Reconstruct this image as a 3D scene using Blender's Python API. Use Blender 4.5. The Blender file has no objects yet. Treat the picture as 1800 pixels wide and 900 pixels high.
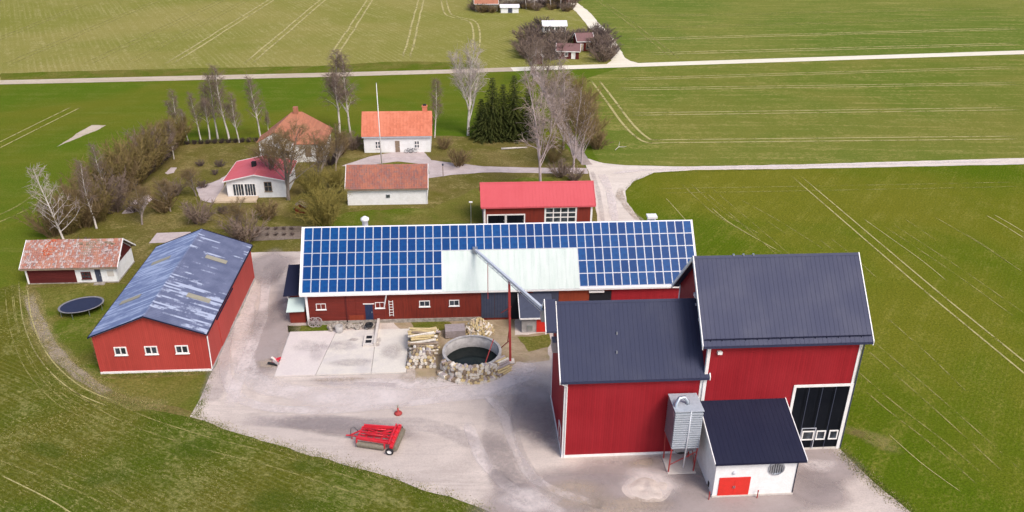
import bpy, bmesh, math, random
from mathutils import Vector, Matrix, noise
random.seed(7)
SC = bpy.context.scene
COL = SC.collection
PI = math.pi
R = math.radians

# ------------------------------------------------------------------ camera
CAM_H = 50.0
FPX = 1427.04                      # focal length in pixels of the 1800 px wide photograph
PITCH, ROLL, YAW = R(26.3566), R(-0.5173), R(-3.9241)
def cam_axes():
    f = Vector((0, math.cos(PITCH), -math.sin(PITCH)))
    d = Vector((0, -math.sin(PITCH), -math.cos(PITCH)))
    rt = Vector((1, 0, 0))
    rt2 = math.cos(ROLL)*rt + math.sin(ROLL)*d
    d2 = -math.sin(ROLL)*rt + math.cos(ROLL)*d
    Z = Matrix.Rotation(YAW, 3, 'Z')
    return Z @ rt2, Z @ d2, Z @ f
RT, DN, FW = cam_axes()
cd = bpy.data.cameras.new('camera')
cam = bpy.data.objects.new('camera', cd)
COL.objects.link(cam)
m3 = Matrix((RT, -DN, -FW)).transposed()
cam.matrix_world = Matrix.Translation((0, 0, CAM_H)) @ m3.to_4x4()
cd.sensor_width = 36.0
cd.lens = FPX/1800*36
cd.clip_end = 5000
SC.camera = cam

# ------------------------------------------------------------------ sky, sun, exposure
SUN_EL, SUN_AZ = R(50), R(142)     # azimuth clockwise from +Y
w = bpy.data.worlds.new('World')
SC.world = w
w.use_nodes = True
wn = w.node_tree
sky = wn.nodes.new('ShaderNodeTexSky')
sky.sky_type = 'NISHITA'
sky.sun_disc = False
sky.sun_elevation = SUN_EL
sky.sun_rotation = SUN_AZ
sky.dust_density = 3.0
sky.air_density = 0.8
sky.ozone_density = 1.0
bg = wn.nodes['Background']
wn.links.new(sky.outputs[0], bg.inputs[0])
bg.inputs[1].default_value = 0.15
sl = bpy.data.lights.new('sun', 'SUN')
sl.energy = 1.5
sl.angle = R(22)
sl.color = (1.0, 0.955, 0.89)
so = bpy.data.objects.new('sun', sl)
COL.objects.link(so)
sd = Vector((math.sin(SUN_AZ)*math.cos(SUN_EL), math.cos(SUN_AZ)*math.cos(SUN_EL), math.sin(SUN_EL)))
so.rotation_euler = sd.to_track_quat('Z', 'Y').to_euler()
so.location = (0, 0, 90)
SC.view_settings.view_transform = 'Standard'
SC.view_settings.look = 'None'
SC.view_settings.exposure = 0.68
SC.view_settings.gamma = 1.0
SC.view_settings.use_curve_mapping = False

# ------------------------------------------------------------------ photo pixel -> place on the ground / a wall
def ray(x, y):
    return RT*((x-900)/FPX) + DN*((y-450)/FPX) + FW
def g(x, y, z=0.0):
    d = ray(x, y); t = (z-CAM_H)/d.z
    return Vector((d.x*t, d.y*t, z))
def aty(x, y, Y):
    d = ray(x, y); t = Y/d.y
    return Vector((d.x*t, Y, CAM_H+d.z*t))

# ------------------------------------------------------------------ materials
class NT:
    def __init__(s, name):
        s.m = bpy.data.materials.new(name); s.m.use_nodes = True
        s.t = s.m.node_tree; s.b = s.t.nodes['Principled BSDF']; s.out = s.t.nodes['Material Output']
    def n(s, kind, **kw):
        o = s.t.nodes.new('ShaderNode'+kind)
        for k, v in kw.items():
            if k.startswith('i_'):
                o.inputs[k[2:].replace('_', ' ')].default_value = v
            else: setattr(o, k, v)
        return o
    def l(s, a, b): s.t.links.new(a, b)
    def pos(s, world=False):
        return s.n('NewGeometry').outputs['Position'] if world else s.n('TexCoord').outputs['Object']
    def mapped(s, vec, scale=(1, 1, 1), rot=(0, 0, 0), loc=(0, 0, 0)):
        mp = s.n('Mapping'); mp.inputs['Scale'].default_value = scale
        mp.inputs['Rotation'].default_value = rot; mp.inputs['Location'].default_value = loc
        s.l(vec, mp.inputs['Vector']); return mp.outputs[0]
    def noise(s, vec, scale, detail=4, rough=.55, dist=0):
        o = s.n('TexNoise'); o.inputs['Scale'].default_value = scale; o.inputs['Detail'].default_value = detail
        o.inputs['Roughness'].default_value = rough; o.inputs['Distortion'].default_value = dist
        s.l(vec, o.inputs['Vector']); return o.outputs['Fac']
    def ramp(s, fac, a, b, lo=0.0, hi=1.0):
        o = s.n('MapRange'); o.interpolation_type = 'SMOOTHSTEP'
        o.inputs['From Min'].default_value = a; o.inputs['From Max'].default_value = b
        o.inputs['To Min'].default_value = lo; o.inputs['To Max'].default_value = hi
        s.l(fac, o.inputs['Value']); return o.outputs[0]
    def mix(s, fac, a, b, blend='MIX'):
        o = s.n('MixRGB', blend_type=blend)
        for i, v in ((0, fac), (1, a), (2, b)):
            if isinstance(v, (int, float)): o.inputs[i].default_value = v
            elif isinstance(v, tuple): o.inputs[i].default_value = (*v[:3], 1)
            else: s.l(v, o.inputs[i])
        return o.outputs[0]
    def math(s, op, a, b=0.0):
        o = s.n('Math', operation=op)
        for i, v in ((0, a), (1, b)):
            if isinstance(v, (int, float)): o.inputs[i].default_value = v
            else: s.l(v, o.inputs[i])
        return o.outputs[0]
    def finish(s, col, rough=.8, metal=0.0, spec=.3, bump=None, bd=.02, bs=.4, alpha=None):
        if isinstance(col, tuple): s.b.inputs['Base Color'].default_value = (*col[:3], 1)
        else: s.l(col, s.b.inputs['Base Color'])
        if isinstance(rough, (int, float)): s.b.inputs['Roughness'].default_value = rough
        else: s.l(rough, s.b.inputs['Roughness'])
        s.b.inputs['Metallic'].default_value = metal
        s.b.inputs['Specular IOR Level'].default_value = spec
        if bump is not None:
            o = s.n('Bump'); o.inputs['Distance'].default_value = bd; o.inputs['Strength'].default_value = bs
            s.l(bump, o.inputs['Height']); s.l(o.outputs[0], s.b.inputs['Normal'])
        if alpha is not None: s.l(alpha, s.b.inputs['Alpha'])
        return s.m

def plain(name, c, c2=None, scale=1.2, rough=.7, metal=0.0, spec=.3, fine=9.0, amt=.35):
    """a colour with blotchy wear and a fine grain"""
    t = NT(name); p = t.pos()
    c2 = c2 or tuple(v*.72 for v in c)
    f = t.ramp(t.noise(p, scale, 5, .6), .35, .68)
    col = t.mix(t.math('MULTIPLY', f, amt*1.6), c, c2)
    fn = t.noise(p, fine, 3)
    col = t.mix(t.ramp(fn, .3, .7, 0, .22), col, tuple(v*.6 for v in c))
    return t.finish(col, rough, metal, spec, fn, .01, .25)

def boards(name, c, c2, pitch=.2, axis='X', rough=.75, wear=.4, wear_scale=(3, 3, .4), groove=.35, spec=.25, bd=.02):
    """painted boarding or profiled sheet: grooves run upright (axis X/Y = across) or level (axis Z)"""
    t = NT(name); p = t.pos()
    sx = t.n('SeparateXYZ'); t.l(p, sx.inputs[0])
    if axis == 'XY': a = t.math('ADD', sx.outputs[0], sx.outputs[1])
    else: a = sx.outputs['XYZ'.index(axis)]
    a = t.math('DIVIDE', a, pitch)
    fr = t.math('FRACT', a)
    edge = t.math('ABSOLUTE', t.math('SUBTRACT', fr, .5))
    gr = t.ramp(edge, .36, .48)
    wn_ = t.n('TexWhiteNoise', noise_dimensions='1D'); t.l(t.math('FLOOR', a), wn_.inputs['W'])
    st = t.noise(t.mapped(p, wear_scale), 1.0, 6, .65)
    col = t.mix(t.ramp(st, .38, .7, 0, wear), c, c2)
    col = t.mix(t.math('MULTIPLY', wn_.outputs[0], .3), col, tuple(v*.55 for v in c))
    col = t.mix(t.math('MULTIPLY', gr, groove), col, tuple(v*.25 for v in c))
    lo = t.noise(p, .25, 4)
    col = t.mix(t.ramp(lo, .35, .7, 0, .25), col, tuple(min(1, v*1.25+.01) for v in c))
    hgt = t.math('SUBTRACT', 1.0, gr)
    return t.finish(col, rough, 0, spec, hgt, bd, .6)

def field(name, green, green2, straw, rowdir=0.0, row=.0, rowamt=0.0, straw_amt=.35, patch=.035, streak=.5, seed=0.0, grain=1.6, fleck=.45):
    t = NT(name); p = t.pos(True)
    pl = t.mapped(p, (1, 1, 1), (0, 0, 0), (seed, seed*1.7, 0))
    pr = t.mapped(pl, (1, 1, 1), (0, 0, R(rowdir)))           # x runs along the drills
    col = t.mix(t.ramp(t.noise(pl, patch, 5, .6, .6), .36, .66), green, green2)
    st = t.noise(t.mapped(pr, (.035, .6, 1)), 1.0, 5, .6)
    md = t.noise(pl, .22, 6, .65, .4)
    fn = t.noise(t.mapped(pr, (1.0, 1.7, 1)), grain, 5, .75)
    k = t.math('ADD', t.math('MULTIPLY', st, streak), t.math('MULTIPLY', md, 1-streak))
    k2 = t.math('ADD', t.math('MULTIPLY', k, .55), t.math('MULTIPLY', fn, .45))
    col = t.mix(t.ramp(k2, .49, .62, 0, straw_amt), col, straw)
    if rowamt:
        sx = t.n('SeparateXYZ'); t.l(pr, sx.inputs[0])
        wob = t.math('MULTIPLY', t.noise(pl, .15, 3), .5)
        a = t.math('MULTIPLY', t.math('ADD', sx.outputs[1], wob), 2*PI/row)
        s = t.ramp(t.math('SINE', a), .1, .95)
        s = t.math('MULTIPLY', s, t.ramp(t.noise(pl, .05, 4, .6), .4, .65, .1, 1))
        s = t.math('MULTIPLY', s, t.ramp(fn, .35, .6, .2, 1))
        col = t.mix(t.math('MULTIPLY', s, rowamt), col, straw)
    fl = t.noise(t.mapped(pr, (.55, 1.3, 1)), grain*3.4, 3, .7)
    fm = t.math('MULTIPLY', t.ramp(fl, .55, .64), t.ramp(t.noise(pl, .11, 4, .6, .5), .36, .62, .12, 1))
    col = t.mix(t.math('MULTIPLY', fm, fleck), col, tuple(v*1.05 for v in straw))
    gr = t.noise(pl, 4.2, 4, .8)
    col = t.mix(t.ramp(gr, .36, .68, 0, .55), col, tuple(v*.40 for v in green))
    return t.finish(col, 1.0, 0, 0.0, t.math('ADD', gr, fn), .12, .7)

M = {}
M['lush'] = field('lush_winter_crop', (.092, .142, .012), (.146, .150, .018), (.21, .20, .045), 2, straw_amt=.5, seed=3, fleck=.2)
M['lush_right'] = field('right_winter_crop', (.084, .128, .007), (.166, .157, .017), (.27, .24, .05), -52, .45, .12, straw_amt=.5, patch=.022, seed=11, fleck=.35)
M['near'] = field('near_sparse_crop', (.072, .102, .009), (.124, .112, .016), (.31, .28, .10), 32, .5, .30, straw_amt=.7, patch=.05, streak=.35, seed=23, grain=1.3, fleck=.95)
M['top_left'] = field('thin_drilled_crop', (.205, .205, .042), (.285, .245, .075), (.42, .36, .16), 64, 1.5, .42, straw_amt=.6, patch=.012, seed=31, grain=.8, fleck=.5)
M['top_right'] = field('far_right_crop', (.118, .165, .026), (.190, .196, .042), (.38, .32, .11), 3, straw_amt=.7, patch=.012, seed=41, grain=.8, fleck=.4, streak=.8)
M['mid_right'] = field('middle_right_crop', (.120, .162, .023), (.188, .184, .038), (.36, .30, .10), 3, straw_amt=.75, patch=.02, seed=47, grain=1.0, fleck=.55, streak=.65)
M['lawn'] = field('rough_spring_lawn', (.120, .112, .022), (.185, .142, .05), (.33, .26, .11), 15, straw_amt=.8, patch=.09, streak=.2, seed=59, fleck=.5)
M['green_lawn'] = field('green_lawn', (.095, .130, .012), (.165, .142, .034), (.27, .23, .07), 15, straw_amt=.6, patch=.12, streak=.2, seed=61, fleck=.5)
M['soil'] = field('bare_garden_soil', (.17, .13, .10), (.24, .19, .155), (.33, .27, .22), 2, .9, .3, straw_amt=.5, patch=.2, seed=67)

def gravel(name, a, b, c, seed=0, scale=.12, stretch=(1, 1, 1), rot=0):
    t = NT(name); p = t.mapped(t.pos(True), (1, 1, 1), (0, 0, 0), (seed, seed, 0))
    q = t.mapped(p, stretch, (0, 0, R(rot)))
    n1 = t.noise(q, scale, 6, .6, 1.2); n2 = t.noise(p, .8, 5, .65); n3 = t.noise(p, 7.0, 4, .8)
    col = t.mix(t.ramp(n1, .36, .64), a, b)
    col = t.mix(t.ramp(n2, .46, .72, 0, .55), col, c)
    sw = t.noise(t.mapped(q, (.25, 1.4, 1)), 1.0, 4, .6, 1.0)
    col = t.mix(t.ramp(sw, .5, .7, 0, .4), col, tuple(v*.74 for v in a))
    col = t.mix(t.ramp(n3, .35, .75, 0, .5), col, tuple(v*.62 for v in a))
    return t.finish(col, .95, 0, .0, t.math('ADD', n2, n3), .05, .6)
M['yard'] = gravel('yard_gravel', (.48, .402, .355), (.61, .518, .455), (.41, .342, .30), 5, .11, (.45, 1, 1), 8)
M['lane'] = gravel('lane_gravel', (.61, .525, .455), (.69, .60, .525), (.51, .43, .36), 9, .2, (.3, 1, 1), 0)
M['road_dirt'] = gravel('dirt_track', (.46, .37, .28), (.54, .45, .35), (.34, .29, .17), 15, .15, (.2, 1, 1), 3)
M['road_white'] = gravel('chalky_gravel', (.70, .63, .50), (.76, .69, .56), (.62, .55, .42), 17, .1, (.2, 1, 1), 3)
M['path'] = gravel('garden_path_gravel', (.46, .38, .36), (.54, .45, .43), (.38, .31, .28), 21, .3)
M['dirt'] = gravel('dry_dirt', (.30, .22, .14), (.39, .30, .20), (.22, .19, .08), 25, .3)
M['lane_twiggy'] = gravel('leaf_strewn_track', (.30, .24, .22), (.38, .31, .28), (.24, .19, .13), 33, .4)
M['wet'] = gravel('darker_gravel', (.36, .31, .32), (.42, .365, .37), (.31, .265, .27), 27, .3)
M['sand'] = gravel('sandy_gravel', (.52, .45, .41), (.60, .53, .48), (.42, .36, .33), 29, .5)

def fading(name, c, c2, cover=.5, scale=.35, strength=1.0, soft=.08):
    """thin marks: soil or gravel of another tone showing in broken lengths, thinning towards the rim of the mark (uv x)"""
    t = NT(name); p = t.pos(True)
    sx = t.n('SeparateXYZ'); t.l(t.n('TexCoord').outputs['UV'], sx.inputs[0])
    n = t.noise(p, scale, 6, .7)
    f = t.noise(p, 2.5, 4, .8)
    a = t.ramp(t.math('ADD', t.math('MULTIPLY', n, .6), t.math('MULTIPLY', f, .4)), cover-soft, cover+soft)
    a = t.math('MULTIPLY', t.math('MULTIPLY', a, t.ramp(sx.outputs[0], .0, .8)), strength)
    col = t.mix(t.ramp(f, .3, .7), c, c2)
    return t.finish(col, 1.0, 0, .0, f, .03, .4, a)
M['tram'] = fading('wheel_track', (.46, .40, .19), (.36, .31, .12), .44, strength=.9)
M['tram_faint'] = fading('faint_wheel_track', (.36, .32, .12), (.28, .25, .08), .50, strength=.75)
M['tyre'] = fading('tyre_mark', (.74, .65, .61), (.66, .575, .545), .47, .3, .75, .16)
M['tyre_dark'] = fading('dark_tyre_mark', (.43, .37, .36), (.37, .318, .31), .47, .3, .4, .2)
M['blot_light'] = fading('pale_gravel_patch', (.74, .655, .62), (.66, .57, .53), .45, .2, .8, .2)
M['blot_dark'] = fading('dark_gravel_patch', (.36, .30, .285), (.30, .25, .235), .45, .25, .5, .22)
M['worn_and_shaded_gravel'] = fading('worn_and_shaded_gravel', (.39, .325, .305), (.335, .278, .26), .34, .25, .85, .22)
M['blot_tan'] = fading('tan_gravel_patch', (.48, .385, .30), (.40, .32, .25), .48, .35, .7, .15)
M['blot_straw'] = fading('straw_patch', (.36, .30, .12), (.30, .24, .09), .5, .4, .55, .14)
M['blot_green'] = fading('green_patch', (.075, .125, .012), (.06, .10, .01), .47, .2, .45, .2)
M['red_sheet'] = boards('red_profiled_sheet', (.285, .014, .020), (.235, .011, .017), .22, 'XY', .6, .35, (1, 1, .3), .16, .15, .01)
M['red_shed'] = boards('red_shed_cladding', (.41, .052, .040), (.36, .042, .034), .2, 'XY', .6, .3, (1, 1, .3), .22, .3, .015)
M['red_old'] = boards('weathered_red_boards', (.20, .030, .018), (.11, .022, .017), .16, 'XY', .85, .75, (5, 5, .5), .55, .15)
M['red_level'] = boards('weathered_red_level_boards', (.17, .026, .018), (.10, .020, .016), .2, 'Z', .85, .7, (.5, .5, 5), .5, .15)
M['dark_red'] = boards('dark_red_old_boards', (.105, .018, .016), (.07, .014, .013), .2, 'Z', .85, .6, (.5, .5, 4), .5, .15)
M['orange_board'] = boards('red_orange_boards', (.25, .045, .02), (.18, .035, .018), .14, 'XY', .85, .6, (5, 5, .5), .5, .15)
M['white_wall'] = plain('white_render', (.80, .79, .77), (.66, .64, .60), 1.4, .85, 0, .2, 6, .3)
M['white_trim'] = plain('white_paint', (.82, .79, .76), (.66, .60, .55), 2, .6, 0, .3, 12, .3)
M['grey_door'] = plain('slate_grey_paint', (.055, .062, .095), None, 2, .55)
M['black_door'] = boards('black_folding_door', (.005, .006, .009), (.010, .011, .016), 1.3, 'XY', .8, .3, (1, 1, .4), .5, .05)
M['dark_interior'] = plain('dark_opening', (.012, .012, .016), None, 1, .9)
M['blue_door'] = plain('dark_blue_door', (.018, .030, .075), None, 2, .6)
M['concrete'] = plain('pale_concrete', (.62, .56, .49), (.50, .45, .43), .6, .9, 0, .2, 5, .45)
M['concrete_pink'] = plain('pinkish_concrete', (.62, .545, .50), (.56, .48, .46), .5, .9, 0, .2, 5, .4)
M['concrete_cream'] = plain('cream_concrete', (.63, .575, .50), (.54, .49, .45), .5, .9, 0, .2, 5, .45)
M['grey_concrete'] = plain('grey_concrete', (.42, .39, .37), (.27, .25, .24), 1.2, .9, 0, .2, 6, .6)
M['stone'] = plain('field_stone', (.40, .35, .30), (.22, .19, .16), 2.2, .9, 0, .2, 7, .7)
M['galv'] = plain('galvanised_steel', (.50, .53, .57), (.36, .39, .43), 2.5, .38, .75, .5, 8, .4)
M['galv_light'] = plain('bright_galvanised_pipe', (.66, .67, .70), (.5, .52, .55), 2.5, .5, .15, .4, 8, .3)
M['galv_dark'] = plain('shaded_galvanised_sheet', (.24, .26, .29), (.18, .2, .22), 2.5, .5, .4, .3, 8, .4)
M['galv_rib'] = plain('ribbed_galvanised_sheet', (.46, .49, .53), (.36, .39, .43), 2.5, .5, .2, .3, 8, .4)
M['hamlet_roof'] = plain('purple_brown_roof', (.20, .105, .10), (.15, .08, .075), 2, .85)
M['red_paint'] = plain('red_machine_paint', (.62, .022, .035), (.45, .02, .03), 2, .4, 0, .45, 9, .4)
M['red_door'] = plain('bright_red_door', (.66, .032, .022), (.55, .03, .02), 2, .55)
M['red_steel'] = plain('red_oxide_steel', (.38, .045, .040), (.26, .03, .03), 3, .6)
M['rust'] = plain('worn_steel_roller', (.30, .26, .20), (.18, .15, .11), 3, .6, .4)
M['rubber'] = plain('rubber', (.02, .02, .022), None, 4, .8)
M['wood_pale'] = plain('pale_timber', (.60, .47, .33), (.48, .36, .25), 2, .8)
M['wood_cream'] = plain('cream_log', (.54, .42, .22), (.38, .28, .14), 3, .9)
M['wood_white'] = plain('bleached_log', (.66, .60, .52), (.44, .39, .33), 3, .9)
M['wood_grey'] = plain('grey_old_board', (.36, .30, .29), (.22, .18, .17), 3, .9)
M['wood_brown'] = plain('brown_bark_log', (.27, .20, .14), (.15, .11, .08), 3, .9)
M['bark_white'] = None
M['tramp_mat'] = plain('navy_trampoline_mat', (.022, .028, .06), None, 2, .6)
M['tramp_pad'] = plain('grey_trampoline_edge', (.22, .21, .22), (.16, .15, .16), 3, .7)
M['skylight'] = plain('yellowed_skylight', (.31, .28, .20), (.25, .23, .19), 2, .6)

def glass(name, c=(.02, .025, .032)):
    t = NT(name)
    n = t.noise(t.pos(), 1.4, 2)
    col = t.mix(t.ramp(n, .4, .65), c, tuple(v*2.6+.01 for v in c))
    return t.finish(col, .08, 0, .6)
M['glass'] = glass('dark_window_glass')

def sheet_roof(name, c, c2, rough=.5, spec=.45, metal=0.0, streak=.3):
    t = NT(name); p = t.pos()
    st = t.noise(t.mapped(p, (2.2, .25, .25)), 1.0, 5, .6)
    lo = t.noise(p, .3, 4, .6)
    col = t.mix(t.ramp(st, .4, .68, 0, streak), c, c2)
    col = t.mix(t.ramp(lo, .4, .7, 0, .35), col, c2)
    fn = t.noise(p, 14, 3)
    col = t.mix(t.ramp(fn, .45, .75, 0, .18), col, tuple(v*1.5+.01 for v in c))
    return t.finish(col, t.ramp(lo, .3, .7, rough-.06, rough+.1), metal, spec, fn, .004, .2)
M['dark_roof'] = sheet_roof('charcoal_sheet_roof', (.030, .034, .066), (.040, .044, .078), .6, .15)
M['tall_roof'] = sheet_roof('slate_blue_sheet_roof', (.044, .047, .084), (.054, .058, .096), .6, .2)
M['black_roof'] = sheet_roof('black_sheet_roof', (.011, .012, .030), (.016, .017, .036), .55, .15)
M['white_roof'] = sheet_roof('pale_sheet_roof', (.56, .60, .56), (.44, .51, .46), .7, .05, 0, .6)
M['rail_roof'] = sheet_roof('white_painted_roof', (.72, .70, .74), (.62, .60, .64), .6, .2)
M['pink_roof'] = sheet_roof('faded_red_sheet_roof', (.50, .088, .098), (.45, .072, .080), .7, .1, 0, .25)
M['pink_roof2'] = sheet_roof('pink_red_sheet_roof', (.54, .125, .145), (.48, .095, .085), .7, .1)
M['green_roof'] = sheet_roof('pale_green_sheet_roof', (.44, .52, .48), (.36, .44, .42), .6, .25)

def peeling_roof():
    t = NT('blue_grey_peeling_roof'); p = t.pos()
    sx = t.n('SeparateXYZ'); t.l(p, sx.inputs[0])
    a = t.math('FLOOR', t.math('DIVIDE', sx.outputs[0], .30))
    wn_ = t.n('TexWhiteNoise', noise_dimensions='1D'); t.l(a, wn_.inputs['W'])
    cb = t.n('CombineXYZ'); t.l(t.math('MULTIPLY', a, 1.73), cb.inputs[0]); t.l(t.math('MULTIPLY', sx.outputs[1], .22), cb.inputs[1])
    t.l(t.math('MULTIPLY', wn_.outputs[0], 5), cb.inputs[2])
    st = t.noise(cb.outputs[0], 1.0, 5, .65)
    big = t.noise(t.mapped(p, (.30, .10, .1), (0, 0, 0), (4.3, 0, 0)), 1.0, 3, .5)
    edge = t.noise(p, 6.0, 5, .7)
    k = t.math('ADD', t.math('ADD', t.math('MULTIPLY', st, .80), t.math('MULTIPLY', big, .34)), t.math('MULTIPLY', edge, .08))
    fac = t.ramp(k, .635, .70)
    # the slope towards the trampoline has lost most of its paint
    side = t.ramp(sx.outputs[1], -.2, .2)
    base = t.mix(t.ramp(t.noise(p, .7, 4), .35, .7), (.098, .110, .178), (.135, .148, .225))
    col = t.mix(t.math('MULTIPLY', fac, .75), base, (.44, .48, .59))
    pale = t.mix(t.ramp(st, .42, .62), (.13, .165, .29), (.33, .38, .52))
    col = t.mix(side, col, pale)
    return t.finish(col, .55, 0, .3, edge, .006, .2)
M['peeling'] = peeling_roof()

def tiles(name, a, b, c, d=None, moss=.3, tw=.26, tl=.36):
    t = NT(name); p = t.pos()
    sx = t.n('SeparateXYZ'); t.l(p, sx.inputs[0])
    cb = t.n('CombineXYZ')
    t.l(t.math('FLOOR', t.math('DIVIDE', sx.outputs[0], tw)), cb.inputs[0])
    t.l(t.math('FLOOR', t.math('DIVIDE', sx.outputs[2], tl*.62)), cb.inputs[1])
    wn_ = t.n('TexWhiteNoise', noise_dimensions='2D'); t.l(cb.outputs[0], wn_.inputs['Vector'])
    col = t.mix(wn_.outputs[0], a, b)
    big = t.noise(p, .55, 5, .65)
    col = t.mix(t.ramp(big, .42, .62, 0, .8), col, c)
    if d:
        k = t.math('ADD', t.math('MULTIPLY', wn_.outputs[0], .25), t.math('MULTIPLY', t.noise(p, 2.6, 6, .75), .85))
        col = t.mix(t.ramp(k, .52, .68, 0, moss), col, d)
        k3 = t.math('ADD', t.math('MULTIPLY', wn_.outputs[0], .2), t.math('MULTIPLY', t.noise(t.mapped(p, (1, 1, 1), (0, 0, 0), (7, 3, 1)), 3.2, 5, .75), .85))
        col = t.mix(t.ramp(k3, .62, .7, 0, moss*.8), col, (.10, .065, .055))
    fn = t.noise(p, 12, 4, .7)
    col = t.mix(t.ramp(fn, .45, .75, 0, .35), col, tuple(v*.45 for v in c))
    return t.finish(col, .85, 0, .2, fn, .01, .3)
M['tile_orange'] = tiles('orange_clay_tile', (.58, .185, .105), (.50, .15, .085), (.62, .215, .13))
M['tile_brown'] = tiles('brown_red_clay_tile', (.33, .125, .085), (.23, .085, .07), (.39, .145, .09), (.24, .15, .135), .6)
M['tile_old'] = tiles('lichened_clay_tile', (.34, .135, .095), (.24, .135, .115), (.40, .185, .125), (.44, .37, .35), .95)
M['tile_rust'] = tiles('rusty_clay_tile', (.40, .155, .09), (.30, .12, .075), (.38, .16, .095))
M['brick_red'] = plain('red_brick_rubble', (.52, .13, .06), (.40, .10, .06), 4, .9)

def solar():
    t = NT('blue_solar_cells'); p = t.pos()
    oi = t.n('ObjectInfo')
    base = t.mix(oi.outputs['Random'], (.002, .034, .140), (.003, .060, .205))
    n = t.noise(p, 2.0, 3)
    col = t.mix(t.ramp(n, .4, .7, 0, .5), base, (.002, .024, .115))
    sx = t.n('SeparateXYZ'); t.l(p, sx.inputs[0])
    def lines(o):
        fr = t.math('FRACT', t.math('DIVIDE', o, .156))
        return t.ramp(t.math('ABSOLUTE', t.math('SUBTRACT', fr, .5)), .45, .49)
    ln = t.math('MAXIMUM', lines(sx.outputs[0]), lines(sx.outputs[1]))
    col = t.mix(t.math('MULTIPLY', ln, .25), col, (.10, .17, .33))
    return t.finish(col, .35, 0, .08)
M['solar'] = solar()
M['frame'] = plain('silver_panel_frame', (.56, .57, .62), None, 2, .4, .2)

def bark(name, c, c2, dark, amt=.5):
    t = NT(name); p = t.pos()
    n = t.noise(t.mapped(p, (4, 4, 1.6)), 1.0, 5, .7)
    col = t.mix(t.ramp(t.noise(p, .6, 3), .35, .7), c, c2)
    col = t.mix(t.ramp(n, .52, .66, 0, amt), col, dark)
    return t.finish(col, .9, 0, .15, n, .02, .4)
M['bark_white'] = bark('birch_bark', (.62, .56, .50), (.50, .43, .38), (.10, .08, .07), .7)
M['bark_grey'] = bark('grey_bark', (.26, .21, .18), (.17, .14, .11), (.07, .055, .045), .6)
M['bark_pink'] = bark('pinkish_bark', (.44, .36, .345), (.34, .27, .255), (.14, .11, .10), .5)
def twig(name, c, c2):
    t = NT(name); p = t.pos()
    col = t.mix(t.ramp(t.noise(p, .9, 4), .35, .68), c, c2)
    return t.finish(col, .95, 0, .1)
M['twig_purple'] = twig('purplish_twigs', (.165, .118, .088), (.225, .165, .13))
M['twig_pink'] = twig('pink_grey_twigs', (.29, .22, .185), (.38, .30, .26))
M['twig_brown'] = twig('brown_twigs', (.150, .102, .050), (.205, .145, .072))
M['twig_white'] = twig('pale_twigs', (.42, .355, .325), (.32, .26, .235))
M['twig_olive'] = twig('olive_budding_twigs', (.165, .138, .034), (.235, .185, .05))
M['twig_hedge'] = twig('hedge_twigs', (.150, .115, .038), (.20, .145, .058))
M['twig_gold'] = twig('golden_twigs', (.235, .17, .065), (.19, .135, .058))
M['twig_dark'] = twig('dark_twigs', (.10, .072, .062), (.15, .11, .095))
M['needles'] = twig('dark_spruce_needles', (.034, .044, .010), (.070, .076, .020))
M['blade_green'] = twig('grass_blades', (.095, .125, .018), (.15, .165, .035))
M['blade_straw'] = twig('straw_blades', (.36, .30, .14), (.27, .23, .085))
M['hedge_leaf'] = twig('hedge_leaves', (.055, .042, .035), (.10, .075, .06))
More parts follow.
